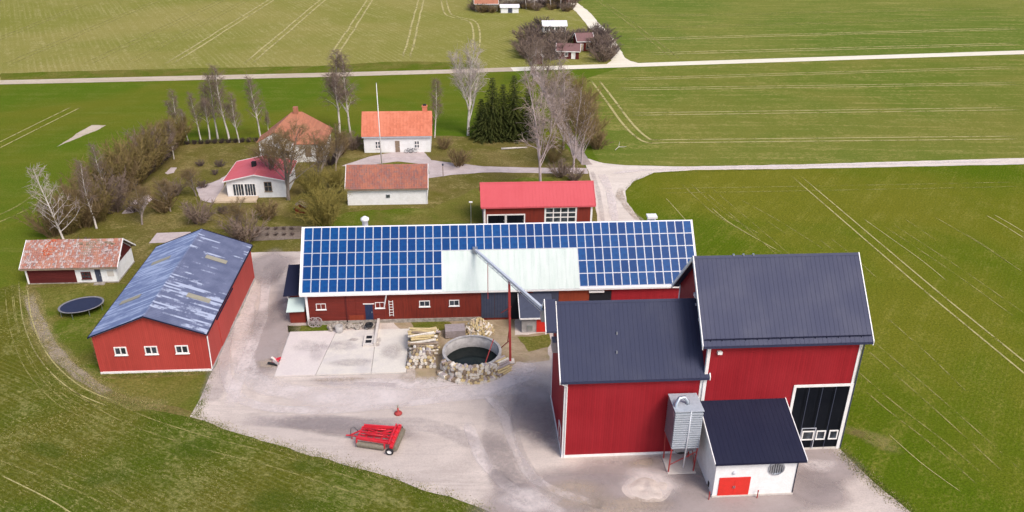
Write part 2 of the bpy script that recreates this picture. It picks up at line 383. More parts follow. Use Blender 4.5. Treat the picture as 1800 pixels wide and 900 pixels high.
# ------------------------------------------------------------------ mesh helpers
class MB:
    def __init__(s): s.v = []; s.f = []
    def add(s, vs, fs):
        o = len(s.v); s.v += [tuple(v) for v in vs]; s.f += [tuple(i+o for i in f) for f in fs]; return s
    def box(s, x0, x1, y0, y1, z0, z1):
        return s.add([(x0,y0,z0),(x1,y0,z0),(x1,y1,z0),(x0,y1,z0),(x0,y0,z1),(x1,y0,z1),(x1,y1,z1),(x0,y1,z1)],
              [(0,3,2,1),(4,5,6,7),(0,1,5,4),(1,2,6,5),(2,3,7,6),(3,0,4,7)])
    def bar(s, a, b, w, h=None, up=(0,0,1)):
        """rectangular bar from a to b"""
        a = Vector(a); b = Vector(b); h = h or w
        d = (b-a).normalized(); up = Vector(up)
        if abs(d.dot(up)) > .98: up = Vector((1,0,0))
        r = d.cross(up).normalized(); u = r.cross(d)
        vs = []
        for c in (a, b):
            for i, j in ((-1,-1),(1,-1),(1,1),(-1,1)): vs.append(c + r*(i*w/2) + u*(j*h/2))
        return s.add(vs, [(0,1,2,3),(7,6,5,4),(0,4,5,1),(1,5,6,2),(2,6,7,3),(3,7,4,0)])
    def tube(s, pts, rad, n=6, cap=True):
        pts = [Vector(p) for p in pts]
        if not isinstance(rad, (list, tuple)): rad = [rad]*len(pts)
        rings = []; pr = None
        for i, p in enumerate(pts):
            d = (pts[min(i+1, len(pts)-1)] - pts[max(i-1, 0)])
            d = d.normalized() if d.length > 1e-9 else Vector((0,0,1))
            if pr is None:
                u = Vector((0,0,1)) if abs(d.z) < .9 else Vector((1,0,0))
                r = d.cross(u).normalized()
            else: r = (pr - d*pr.dot(d)).normalized()
            pr = r; u = d.cross(r)
            rings.append([p + (r*math.cos(k*2*PI/n) + u*math.sin(k*2*PI/n))*rad[i] for k in range(n)])
        o = len(s.v)
        for rg in rings: s.v += [tuple(q) for q in rg]
        for i in range(len(pts)-1):
            for k in range(n):
                a = o+i*n+k; b = o+i*n+(k+1) % n
                s.f.append((a, b, b+n, a+n))
        if cap:
            s.f.append(tuple(o+k for k in reversed(range(n))))
            s.f.append(tuple(o+(len(pts)-1)*n+k for k in range(n)))
        return s
    def prism(s, poly, axis, a, b):
        """polygon in the plane across an axis, extruded from a to b along it"""
        n = len(poly)
        def pt(q, t):
            if axis == 'x': return (t, q[0], q[1])
            if axis == 'y': return (q[0], t, q[1])
            return (q[0], q[1], t)
        vs = [pt(q, a) for q in poly] + [pt(q, b) for q in poly]
        fs = [tuple(range(n)), tuple(reversed(range(n, 2*n)))] + [(i, i+n, (i+1) % n+n, (i+1) % n) for i in range(n)]
        return s.add(vs, fs)
    def lathe(s, prof, n=24, c=(0,0,0), sx=1, sy=1, close=False):
        o = len(s.v)
        for r, z in prof:
            for k in range(n):
                t = k*2*PI/n
                s.v.append((c[0]+r*sx*math.cos(t), c[1]+r*sy*math.sin(t), c[2]+z))
        m = len(prof)
        for i in range(m if close else m-1):
            for k in range(n):
                a = o+i*n; b = o+((i+1) % m)*n
                s.f.append((a+k, a+(k+1) % n, b+(k+1) % n, b+k))
        return s
    def mesh(s, name, mat, smooth=False):
        me = bpy.data.meshes.new(name); me.from_pydata(s.v, [], s.f)
        bm = bmesh.new(); bm.from_mesh(me); bmesh.ops.recalc_face_normals(bm, faces=bm.faces); bm.to_mesh(me); bm.free()
        if smooth: me.polygons.foreach_set('use_smooth', [True]*len(me.polygons))
        me.materials.append(M[mat] if isinstance(mat, str) else mat)
        me.update(); return me
    def build(s, name, mat, parent=None, smooth=False, loc=None, rz=0):
        o = bpy.data.objects.new(name, s.mesh(name, mat, smooth)); COL.objects.link(o)
        if parent: o.parent = parent
        if loc: o.location = loc
        o.rotation_euler.z = rz
        return o

def place(name, me, parent=None, loc=(0,0,0), rot=(0,0,0), scale=(1,1,1)):
    o = bpy.data.objects.new(name, me); COL.objects.link(o)
    o.parent = parent; o.location = loc; o.rotation_euler = rot; o.scale = scale
    return o
def tag(o, label, cat, group=None):
    o['label'] = label; o['category'] = cat
    if group: o['group'] = group
    return o
def thing(name, label, cat, loc=(0,0,0), rz=0, group=None):
    o = bpy.data.objects.new(name, None); COL.objects.link(o); o.empty_display_size = .3
    o.location = loc; o.rotation_euler.z = rz
    return tag(o, label, cat, group)
def struct(o): o['kind'] = 'structure'; return o

# ------------------------------------------------------------------ ground sheets
def catmull(pts, per=6):
    P = [Vector(p) for p in pts]; out = []
    for i in range(len(P)-1):
        p0 = P[max(i-1, 0)]; p1 = P[i]; p2 = P[i+1]; p3 = P[min(i+2, len(P)-1)]
        for k in range(per):
            t = k/per
            out.append(.5*((2*p1)+(p2-p0)*t+(2*p0-5*p1+4*p2-p3)*t*t+(3*p1-p0-3*p2+p3)*t**3))
    out.append(P[-1]); return out
def ragged(pts, step=1.0, amp=.25, freq=.35):
    """edge of a sheet: subdivided and pushed about by noise so that it is not ruler-straight"""
    out = []; n = len(pts)
    for i in range(n):
        a = Vector(pts[i]); b = Vector(pts[(i+1) % n]); k = max(1, min(260, int((b-a).length/step)))
        for j in range(k):
            p = a.lerp(b, j/k)
            q = Vector((p.x*freq, p.y*freq, .3)); q2 = q*3.7
            p.x += amp*(noise.noise(q)+.6*noise.noise(q2)); p.y += amp*(noise.noise(q+Vector((9, 4, 0)))+.6*noise.noise(q2+Vector((3, 8, 0))))
            out.append(p)
    return out
def sheet(name, pts, z, mat, step=1.0, amp=.25, freq=.35):
    pts = ragged(pts, step, amp, freq) if amp else [Vector(p) for p in pts]
    bm = bmesh.new()
    vs = [bm.verts.new((p.x, p.y, z)) for p in pts]
    es = [bm.edges.new((vs[i], vs[(i+1) % len(vs)])) for i in range(len(vs))]
    bmesh.ops.triangle_fill(bm, use_beauty=False, edges=es)
    for f in bm.faces:
        if f.normal.z < 0: f.normal_flip()
    me = bpy.data.meshes.new(name); bm.to_mesh(me); bm.free()
    me.materials.append(M[mat])
    o = bpy.data.objects.new(name, me); COL.objects.link(o)
    return struct(o)
def uv_fall(me, fall):
    uv = me.uv_layers.new(name='fall')
    for l in me.loops: uv.data[l.index].uv = (fall[l.vertex_index], 0)
def ribbon(name, pts, width, z, mat, per=6, wob=0.0):
    c = catmull(pts, per) if per > 1 else [Vector(p) for p in pts]; me_v, me_f, fall = [], [], []
    L = len(c)
    for i, p in enumerate(c):
        d = (c[min(i+1, L-1)] - c[max(i-1, 0)]); d.z = 0; d.normalize()
        nrm = Vector((-d.y, d.x, 0))
        w_ = width*(1+wob*noise.noise(Vector((p.x*.3, p.y*.3, 0))))
        e = min(1.0, min(i, L-1-i)/max(1, L*.12))
        for k, f in ((-.5, 0), (-.25, 1), (.25, 1), (.5, 0)):
            me_v.append((p.x+nrm.x*w_*k, p.y+nrm.y*w_*k, z)); fall.append(f*e)
        if i:
            for k in range(3): me_f.append((4*i-4+k, 4*i-3+k, 4*i+1+k, 4*i+k))
    mb = MB(); mb.v = me_v; mb.f = me_f
    o = mb.build(name, mat); uv_fall(o.data, fall)
    return struct(o)
def blot(name, px, rx, ry, rot, mat, z):
    c = g(*px); vs, fs, fall = [(0, 0, 0)], [], [1.0]; n = 28
    for q in (.35, .7, 1.0):
        for k in range(n):
            a = k*2*PI/n; w_ = 1+.3*noise.noise(Vector((math.cos(a)*1.3+px[0], math.sin(a)*1.3, px[1])))
            vs.append((rx*q*w_*math.cos(a), ry*q*w_*math.sin(a), 0)); fall.append({.35: .85, .7: .4, 1.0: 0}[q])
    for k in range(n):
        k2 = (k+1) % n
        fs.append((0, 1+k, 1+k2)); fs.append((1+k, 1+n+k, 1+n+k2, 1+k2)); fs.append((1+n+k, 1+2*n+k, 1+2*n+k2, 1+n+k2))
    mb = MB(); mb.v = vs; mb.f = fs
    o = mb.build(name, mat, None, False, (c.x, c.y, z), R(rot)); uv_fall(o.data, fall)
    return struct(o)
def G(lst): return [g(*q) for q in lst]

sheet('ground', [(-1500, -200, 0), (1500, -200, 0), (1500, 2200, 0), (-1500, 2200, 0)], 0.0, 'lush', amp=0)
far = G([(0,145), (300,138), (560,132), (800,125.5), (900,122), (1100,115), (1400,105), (1800,92)])
far = [Vector((-420, far[0].y-9, 0))] + far + [Vector((420, far[-1].y+21, 0))]
lane_n = G([(1100,113), (1083,100), (1075,84), (1060,62), (1042,42), (1025,22), (1008,8), (990,-8)])
sheet('drilled_field', far[:7] + lane_n[1:] + [Vector((40, 420, 0)), Vector((60, 1900, 0)), Vector((-1300, 1900, 0)), Vector((-1300, 190, 0))], .004, 'top_left', 3, .3)
sheet('far_right_field', list(reversed(far[6:])) + lane_n[1:] + [Vector((40, 420, 0)), Vector((60, 1900, 0)), Vector((1300, 1900, 0)), Vector((1300, 330, 0))], .008, 'top_right', 3, .3)
mid = G([(1030,300), (1055,288), (1100,291), (1200,292), (1400,289), (1800,283)])
sheet('middle_right_field', far[6:] + [Vector((420, 130, 0))] + list(reversed(mid[1:])) + G([(1040,262), (1030,200), (1025,140)]), .012, 'mid_right', 2, .3)
rp = G([(1090,340), (1098,322), (1130,304), (1250,297), (1500,294), (1800,290)])
sheet('right_field', rp + [Vector((420, 118, 0)), Vector((420, -150, 0)), Vector((34, -150, 0))] + G([(1680,960), (1600,900), (1545,858), (1500,815), (1475,786), (1400,620), (1200,470), (1135,396), (1100,362)]), .016, 'lush_right', 1.0, .22)
nl = G([(-60,520), (30,500), (52,530), (62,580), (90,630), (140,672), (200,705), (270,722), (340,735), (420,762), (520,793), (650,830), (760,865), (870,903), (960,940)])
sheet('near_left_field', nl + [Vector((2, -150, 0)), Vector((-420, -150, 0)), Vector((-420, 92, 0))], .020, 'near', 1.0, .25)
sheet('garden_lawn', G([(318,252), (390,248), (470,247), (560,243), (640,240), (760,238), (930,243), (1000,262), (1035,300), (1046,345), (1060,396), (1000,430), (600,440), (520,445), (440,470), (370,660), (345,738), (270,722), (200,705), (140,672), (90,630), (62,580), (50,530), (45,500), (60,450), (95,405), (150,370), (215,345), (250,310), (285,278)]), .024, 'lawn', 1.0, .4)
sheet('green_lawn', G([(560,395), (610,372), (760,365), (840,330), (920,312), (1010,312), (1030,330), (845,396), (840,402), (560,402)]), .028, 'green_lawn', 1, .5)
sheet('green_lawn', G([(760,245), (900,248), (940,262), (950,290), (800,292), (765,275)]), .028, 'lawn', 1, .4)
sheet('green_lawn', G([(62,505), (230,500), (160,600), (180,665), (370,660), (345,725), (230,700), (140,650), (85,590)]), .028, 'green_lawn', 1, .4)
sheet('yard', G([(436,444), (536,442), (700,470), (1200,470), (1400,620), (1475,786), (1500,815), (1545,858), (1600,900), (1680,960)]) + [Vector((34, 20, 0)), Vector((2, 20, 0))] + G([(960,940), (870,903), (760,865), (650,830), (520,793), (420,762), (335,733), (372,655), (425,545), (446,490)]), .032, 'yard', .8, .22, .5)
sheet('lane', G([(1022,276), (1060,287), (1100,291), (1200,293), (1400,289.5), (1800,278)]) + [Vector((300, 134, 0)), Vector((300, 125, 0))] + G([(1800,289), (1400,297), (1220,299), (1150,304), (1115,318), (1098,336), (1102,355), (1128,392), (1200,470), (1030,470), (1050,395), (1046,345), (1034,300)]), .036, 'lane', .8, .16, .5)
ribbon('field_road', far[:7], 4.4, .040, 'road_dirt', 1, .25)
ribbon('field_road', far[5:], 4.2, .044, 'road_white', 1, .15)
ribbon('farm_lane', lane_n, 4.6, .048, 'road_white', 8, .15)
sheet('road_junction', G([(1070,110), (1083,101), (1092,96), (1100,105), (1125,112), (1125,117), (1060,118)]), .052, 'road_white', 1, .2)
ribbon('tree_lane', G([(1032,290), (1012,262), (990,220), (972,180), (955,150), (938,126)]), 2.2, .040, 'lane_twiggy', 6, .4)
sheet('garden_path', G([(600,292), (648,276), (690,268), (744,266), (757,282), (850,293), (940,295), (1032,296), (1034,306), (850,303), (790,308), (752,314), (700,300)]), .044, 'path', .8, .2)
sheet('green_island', G([(662,289), (700,284), (735,288), (744,293), (700,296), (664,295)]), .048, 'green_lawn', .8, .15)
sheet('garden_path', G([(214,376), (236,352), (260,342), (272,348), (255,365), (235,374)]), .044, 'path', .6, .25)
sheet('garden_path', G([(345,330), (380,318), (398,308), (392,330), (376,358), (352,352)]), .044, 'path', .6, .25)
sheet('garden_path', G([(290,305), (300,295), (310,295), (306,304), (294,307)]), .044, 'path', .6, .2)
sheet('plank_floor', G([(262,428), (276,410), (336,408), (330,426)]), .048, 'path', .8, .06)
sheet('vegetable_bed', G([(445,400), (530,398), (532,420), (440,424)]), .044, 'soil', .6, .15)
sheet('dirt_bank', G([(880,590), (965,585), (967,632), (930,640), (890,634)]), .040, 'dirt', .5, .3)
sheet('dirt_bank', G([(690,563), (905,554), (905,640), (862,668), (730,668), (716,600)]), .036, 'dirt', .5, .3)
sheet('grass_verge', G([(504,574), (575,571), (578,582), (508,586)]), .044, 'green_lawn', .4, .2)
sheet('grass_verge', G([(722,566), (785,563), (800,572), (775,582), (726,580)]), .048, 'green_lawn', .4, .25)
sheet('grass_verge', G([(910,592), (965,588), (966,612), (930,618)]), .048, 'green_lawn', .4, .35)
#sheet('dry_verge', G([(50,520), (62,515), (74,575), (110,625), (150,660), (215,697), (285,700), (262,712), (200,710), (130,675), (85,635), (60,585)]), .036, 'dirt', .5, .5)
sheet('bare_patch', G([(100,258), (130,238), (160,220), (186,220), (168,230), (135,243)]), .004, 'road_dirt', .6, .3)
# wheel tracks through the crops: pairs of broken lines
def tram(px, width=.55, gap=2.0, mat='tram', z=.050, pair=True):
    P = [g(*q) for q in px]
    c = catmull(P, 8)
    for sgn in ((-1, 1) if pair else (0,)):
        pts = []
        for i, p in enumerate(c):
            d = (c[min(i+1, len(c)-1)] - c[max(i-1, 0)]); d.normalize()
            pts.append(p + Vector((-d.y, d.x, 0))*(sgn*gap/2))
        ribbon('wheel_track', pts, width, z, mat, 1)
def line_tram(a, b, wd=.5, mat='tram', n=14, gap=2.0):
    P0, P1 = g(*a), g(*b); P1 = P0+(P1-P0)*1.25
    for sgn in (-1, 1):
        d = (P1-P0).normalized(); nn = Vector((-d.y, d.x, 0))*sgn*gap/2
        ribbon('wheel_track', [P0.lerp(P1, k/n)+nn+Vector((noise.noise(Vector((k*.7, a[0], 0)))*.5, 0, 0)) for k in range(n+1)], wd, .050, mat, 1)
line_tram((290,117), (477,0), .8); line_tram((431,116), (567,0), .8); line_tram((578,112), (650,0), .8); line_tram((714,106), (740,0), .8)
line_tram((143,117), (377,7), .7, 'tram_faint'); line_tram((0,118), (240,17), .7, 'tram_faint'); line_tram((-60,92), (120,20), .7, 'tram_faint'); line_tram((215,117), (425,5), .4, 'tram_faint')
sheet('field_headland', G([(0,143), (300,136), (560,130), (800,123), (840,121), (836,110), (700,108), (560,116), (300,121), (0,129)])[::1], .030, 'green_lawn', 1.5, .5)
tram([(779,-5), (786,22), (800,30), (830,38), (838,60), (835,92)], .8)
tram([(1045,140), (1075,180), (1105,220), (1135,246), (1160,249)], .7)
for a, b in (((1070,157), (1800,147)), ((1100,201), (1800,191)), ((1120,249), (1800,242)), ((1075,140), (1800,118))):
    tram([a, ((a[0]+b[0])/2, (a[1]+b[1])/2), b], .55, 1.8, mat='tram')
tram([(1035,-12), (1095,30), (1140,65), (1190,105)], .7, mat='tram_faint')
for a, b in (((1095,70), (1800,50)), ((1130,95), (1800,77)), ((1080,30), (1800,14)), ((1110,50), (1800,30))):
    tram([a, ((a[0]+b[0])/2, (a[1]+b[1])/2), b], .8, 2.4, mat='tram' if a[1] in (70, 95) else 'tram_faint')
tram([(1395,306), (1470,370), (1540,430), (1640,515), (1750,605), (1860,695)], .30, 1.6)
tram([(1515,383), (1560,415), (1620,458), (1665,495)], .16, pair=False)
tram([(1250,365), (1280,390), (1330,420), (1375,445)], .18, pair=False)
tram([(1170,348), (1190,370), (1212,395)], .14, pair=False)
tram([(1344,386), (1362,398), (1382,412)], .16, pair=False, mat='tram_faint')
tram([(1590,385), (1620,405), (1645,423)], .16, pair=False, mat='tram_faint')
tram([(1695,410), (1735,435), (1775,464)], .16, pair=False, mat='tram_faint')
tram([(1740,378), (1770,395), (1810,420)], .22, 1.4)
tram([(1205,322), (1260,372), (1330,415)], .25, 1.6, mat='tram_faint')
tram([(1480,640), (1560,710), (1650,780), (1730,850)], .2, 1.5, mat='tram_faint')
tram([(1560,762), (1620,815), (1690,866)], .1, pair=False)
tram([(1150,336), (1450,331), (1800,324)], .25, 2, mat='tram_faint')
for k, (a, b) in enumerate((((1560,395), (1800,560)), ((1640,380), (1800,480)), ((1450,420), (1530,490)), ((1300,350), (1450,440)), ((1240,330), (1500,560)), ((1560,560), (1700,690)), ((1520,600), (1780,830)))):
    tram([a, ((a[0]+b[0])/2, (a[1]+b[1])/2-3), b], .2, 1.8, mat='tram_faint', pair=k % 2 == 0)
tram([(-20,265), (60,225), (135,188)], .35, 2.2)
tram([(-20,392), (40,365), (90,330)], .45, 2.4, mat='tram_faint')
tram([(40,492), (48,560), (75,625), (130,680), (200,712)], .16, .9, mat='tram')
tram([(28,495), (36,565), (64,635), (118,692), (190,728)], .13, .7, mat='tram_faint')
tram([(14,498), (22,570), (50,645), (104,705), (180,745)], .13, .7, mat='tram_faint')
tram([(-20,790), (60,820), (160,860), (230,900)], .16, 1.4, mat='tram_faint')
tram([(0,835), (90,880), (150,920)], .14, pair=False)
tram([(100,645), (200,720), (330,770), (500,815), (700,880)], .16, 1.6, mat='tram_faint')
# lighter wheel paths, darker damp, tan dusty and painted barn-shade patches over the yard
for k, (px, wd, mt) in enumerate((([(445,500), (425,590), (445,665), (560,695), (760,695), (960,650)], 3.0, 'tyre'),
                   ([(410,540), (395,640), (430,705), (560,722), (760,705), (940,685)], 1.4, 'tyre'),
                   ([(470,470), (460,560), (430,640), (400,720)], 1.6, 'tyre'),
                   ([(850,690), (885,730), (905,790), (950,850), (1060,890)], 1.2, 'tyre'),
                   ([(820,740), (850,810), (900,860), (1000,905)], 1.4, 'tyre'),
                   ([(560,668), (700,676), (860,662), (950,640)], 2.4, 'tyre'),
                   ([(895,690), (875,760), (885,830), (930,900)], 3.4, 'tyre_dark'),
                   ([(925,690), (905,745), (925,815), (970,880)], 1.0, 'tyre_dark'),
                   ([(420,740), (520,742), (640,745), (760,750), (850,790)], 2.4, 'tyre_dark'),
                   ([(1000,850), (1100,845), (1200,880)], 1.6, 'tyre_dark'),
                   ([(400,560), (385,640), (370,710)], 2.6, 'tyre_dark'),
                   ([(1058,306), (1072,340), (1082,395)], 1.6, 'tyre'), ([(1040,300), (1052,340), (1060,395)], .9, 'tyre_dark'),
                   ([(1075,306), (1140,299), (1300,294), (1800,283)], 1.2, 'tyre'),
                   ([(545,672), (640,676), (700,678)], 1.0, 'tyre_dark'))):
    ribbon('tyre_mark', G(px), wd, .056+.002*k, mt, 8, .3)
for k, (px, rx, ry, ro_, mt) in enumerate((((950,745), 2.6, 6.0, 10, 'blot_dark'), ((880,800), 1.6, 5.0, 20, 'blot_dark'), ((1010,870), 4, 2.2, 0, 'blot_tan'), ((1090,895), 5, 2, 10, 'blot_tan'),  # first patch paints the middle barn's soft shadow onto the gravel
        ((930,880), 3, 2, 0, 'blot_light'), ((1140,850), 3.2, 2.4, 0, 'blot_light'), ((880,840), 1.2, 1.6, 30, 'blot_dark'), ((1130,815), 2.0, .8, 10, 'blot_tan'),
        ((640,700), 9, 2.6, 0, 'blot_light'), ((860,680), 7, 2.2, 20, 'blot_light'), ((560,750), 5, 1.4, -12, 'blot_dark'), ((1430,850), 2.5, 2.5, 0, 'blot_dark'), ((1440,820), 2, 1.2, 0, 'blot_light'),
        ((480,480), 2, 5, 0, 'blot_dark'), ((465,560), 2.5, 4, 0, 'blot_dark'), ((470,640), 1.6, 1.2, 0, 'blot_tan'), ((600,668), 4, .5, 0, 'blot_tan'), ((720,660), 1.2, 2.0, 0, 'blot_tan'))):
    blot('gravel_patch', px, rx, ry, ro_, mt, .088+.002*k)
for k, (px, rx, ry, ro_) in enumerate((((1120,850), 9, 4.5, 0), ((1290,880), 10, 4, 0), ((1430,855), 3.4, 3.6, -20), ((1440,815), 4, 4, 0), ((960,880), 8, 4, 20), ((470,600), 3.2, 10, 5), ((470,470), 4, 6, 0), ((610,752), 9, 1.7, -12), ((940,720), 3.5, 6, 0))):  # last blot is painted shade beside the middle barn, the others darker gravel
    blot('worn_and_shaded_gravel', px, rx, ry, ro_, 'worn_and_shaded_gravel', .034+.002*k)
rb_ = random.Random(91)
for k in range(26):      # straw and green mottling over crops and lawns
    px, rx, ry, mt = rb_.choice([((rb_.uniform(30, 600), rb_.uniform(770, 890)), rb_.uniform(2, 5), rb_.uniform(1, 2.5), rb_.choice(['blot_straw', 'blot_green', 'blot_green'])),
                                 ((rb_.uniform(1520, 1780), rb_.uniform(340, 840)), rb_.uniform(8, 16), rb_.uniform(2, 5), 'blot_green'),
                                 ((rb_.uniform(120, 330), rb_.uniform(690, 740)), rb_.uniform(1, 3), rb_.uniform(.6, 1.4), 'blot_straw')])
    if px[0] < 900 and px[1] < 730+(px[0]-340)*.3 and px[0] > 340: continue
    if px[0] > 900 or mt == 'blot_straw': continue
    blot('crop_patch', px, rx, ry, rb_.uniform(-60, -45) if px[0] > 900 else rb_.uniform(-40, 10), mt, .064+.001*k)
for px, rx, ry, mt in (((1540,775), 3.0, 1.6, 'blot_straw'), ((1500,760), 2.0, 1.0, 'blot_straw'), ((500,530), 1, 1, 'blot_dark')): blot('crop_patch', px, rx, ry, -40, mt, .095)
ribbon('dry_verge', G([(44,500), (56,530), (72,580), (104,628), (150,664), (205,698), (262,712), (300,708)]), 2.8, .036, 'blot_straw', 8, .5)
ribbon('dry_verge', G([(50,515), (64,560), (92,612), (135,655), (195,696)]), 1.5, .037, 'blot_tan', 8, .5)
ribbon('dry_verge', G([(1092,330), (1090,345), (1108,372), (1140,400)]), 1.4, .100, 'blot_tan', 8, .5)
# ------------------------------------------------------------------ houses
def slope_slab(L, ove, ovg, W, tipz, ridgez, side, t=.10, ribs=.45, ribh=.018, ribw=.035, x0=None, x1=None):
    """one roof slope: a slab with standing ribs; side -1 is towards the camera in local y"""
    mb = MB()
    hx0 = -L/2-ovg if x0 is None else x0
    hx1 = L/2+ovg if x1 is None else x1
    run = W/2+ove
    def P(x, u, h):      # u 0 = eave tip, 1 = ridge ; h above the slope
        y = side*(run*(1-u)); z = tipz+(ridgez-tipz)*u
        sl = math.atan2(ridgez-tipz, run)
        return (x, y+side*math.sin(sl)*h, z+math.cos(sl)*h)
    mb.add([P(hx0,0,0),P(hx1,0,0),P(hx1,1,0),P(hx0,1,0),P(hx0,0,-t),P(hx1,0,-t),P(hx1,1,-t),P(hx0,1,-t)],
           [(0,1,2,3),(7,6,5,4),(0,4,5,1),(1,5,6,2),(2,6,7,3),(3,7,4,0)])
    if ribs:
        n = int((hx1-hx0)/ribs)
        for i in range(1, n):
            x = hx0+i*(hx1-hx0)/n
            a, b = x-ribw/2, x+ribw/2
            mb.add([P(a,.002,-.01),P(b,.002,-.01),P(b,.998,-.01),P(a,.998,-.01),P(a,.002,ribh),P(b,.002,ribh),P(b,.998,ribh),P(a,.998,ribh)],
                   [(4,5,6,7),(0,4,7,3),(1,2,6,5),(0,1,5,4),(2,3,7,6)])
    return mb
def tile_field(L, ovg, ove, W, tipz, ridgez, side, tw=.26, tl=.36, sag=0.0, rough=0.0, seed=1):
    """pantiles as one rolling, stepped sheet"""
    rnd = random.Random(seed)
    mb = MB(); run = W/2+ove; sl = math.hypot(run, ridgez-tipz); ang = math.atan2(ridgez-tipz, run)
    nr = int(sl/tl); nc = int((L+2*ovg)/tw); k = 3
    for r in range(nr):
        row = len(mb.v)
        for end in (0, 1):
            u = (r+end*1.06)/nr
            lift = .055 if end == 0 else .012
            for c in range(nc*k+1):
                x = -L/2-ovg + c*tw/k*(L+2*ovg)/(nc*tw)
                h = lift + .035*(0, 1, .75)[c % k] + rough*rnd.uniform(-1, 1)
                s_ = sag*math.sin((x/(L+2*ovg)+.5)*PI*2.3)*min(1, u*1.4) + sag*.5*noise.noise(Vector((x*.8, u*3, seed)))
                y = side*run*(1-min(u, 1)); z = tipz+(ridgez-tipz)*min(u, 1)+s_
                mb.v.append((x, y+side*math.sin(ang)*h, z+math.cos(ang)*h))
        m = nc*k+1
        for c in range(nc*k):
            mb.f.append((row+c, row+c+1, row+m+c+1, row+m+c))
    return mb
def house(name, label, cat, x0, x1, y0, y1, tipz, ridgez, ove, ovg, wall, roof, trim='white_trim', ridge='x',
          ribs=.45, tile=None, plinth=None, corner=True, barge=.22, gutter=None, group=None, roof_t=.10, sag=0.0, rough=0.0, cornermat=None, plinth_h=.28):
    cx, cy = (x0+x1)/2, (y0+y1)/2
    if ridge == 'x': L, W, rz = x1-x0, y1-y0, 0.0
    else: L, W, rz = y1-y0, x1-x0, PI/2
    o = thing(name, label, cat, (cx, cy, 0), rz, group)
    sl = (ridgez-tipz)/(W/2+ove)
    we = tipz+sl*ove-roof_t*1.15*math.hypot(1, sl)-.01
    wr = ridgez-roof_t*1.15*math.hypot(1, sl)-.01
    z0 = .02
    MB().prism([(-W/2, z0), (W/2, z0), (W/2, we), (0, wr), (-W/2, we)], 'x', -L/2, L/2).build('wall', wall, o)
    for s in (-1, 1):
        rs = slope_slab(L, ove, ovg, W, tipz, ridgez, s, roof_t, None if tile else ribs).build('roof', roof if not tile else 'wood_brown', o)
        if tile:
            tf = tile_field(L, ovg, ove, W, tipz, ridgez, s, sag=sag, rough=rough, seed=len(name)+s+3).build('roof_tiles', tile, rs); tf['kind'] = 'stuff'
    cap = MB().prism([(-.17, ridgez-.13*sl+.02), (0, ridgez+.07), (.17, ridgez-.13*sl+.02), (0, ridgez-.02)], 'x', -L/2-ovg+.03, L/2+ovg-.03)
    cap.build('ridge_cap', tile or roof, o)
    if barge:
        for e in (-1, 1):
            for s in (-1, 1):
                xe = e*(L/2+ovg)
                a = Vector((0, s*(W/2+ove), tipz-.03)); b = Vector((0, 0, ridgez-.03))
                mb = MB(); d = barge
                run = W/2+ove
                up = .06*math.hypot(1, sl)
                mb.prism([(s*run, tipz+up), (0, ridgez+up+.004), (0, ridgez-d*math.hypot(1, sl)+up), (s*run, tipz-d*math.hypot(1, sl)+up)], 'x', xe-.02 if e > 0 else xe-.07, xe+.07 if e > 0 else xe+.02)
                mb.build('bargeboard', trim, o)
    for s in (-1, 1):
        y = s*(W/2+ove)
        MB().box(-L/2-ovg+.03, L/2+ovg-.03, y-.03+s*.05, y+.03+s*.05, tipz-.2, tipz-.004).build('fascia', gutter or trim, o)
    if corner:
        for ex in (-1, 1):
            for ey in (-1, 1):
                cmb = MB(); ww = .24; pr = .035
                xx = ex*L/2; yy = ey*W/2
                xa, xb = sorted((xx+ex*pr, xx-ex*ww)); ya, yb = sorted((yy+ey*pr, yy-ey*.0))
                cmb.box(xa, xb, ya, yb, .05, we-.02)
                ya, yb = sorted((yy-ey*.001, yy-ey*ww)); xa, xb = sorted((xx, xx+ex*pr))
                cmb.box(xa, xb, ya, yb, .05, we-.02)
                cmb.build('corner_board', cornermat or trim, o)
    if plinth:
        for s in (-1, 1):
            y = s*W/2
            ya, yb = sorted((y, y+s*.07)); MB().box(-L/2-.07, L/2+.07, ya, yb, 0, plinth_h).build('plinth', plinth, o)
        for s in (-1, 1):
            x = s*L/2
            xa, xb = sorted((x, x+s*.07)); MB().box(xa, xb, -W/2, W/2, 0, plinth_h-.003).build('plinth', plinth, o)
    o['_w'] = W; o['_l'] = L
    return o
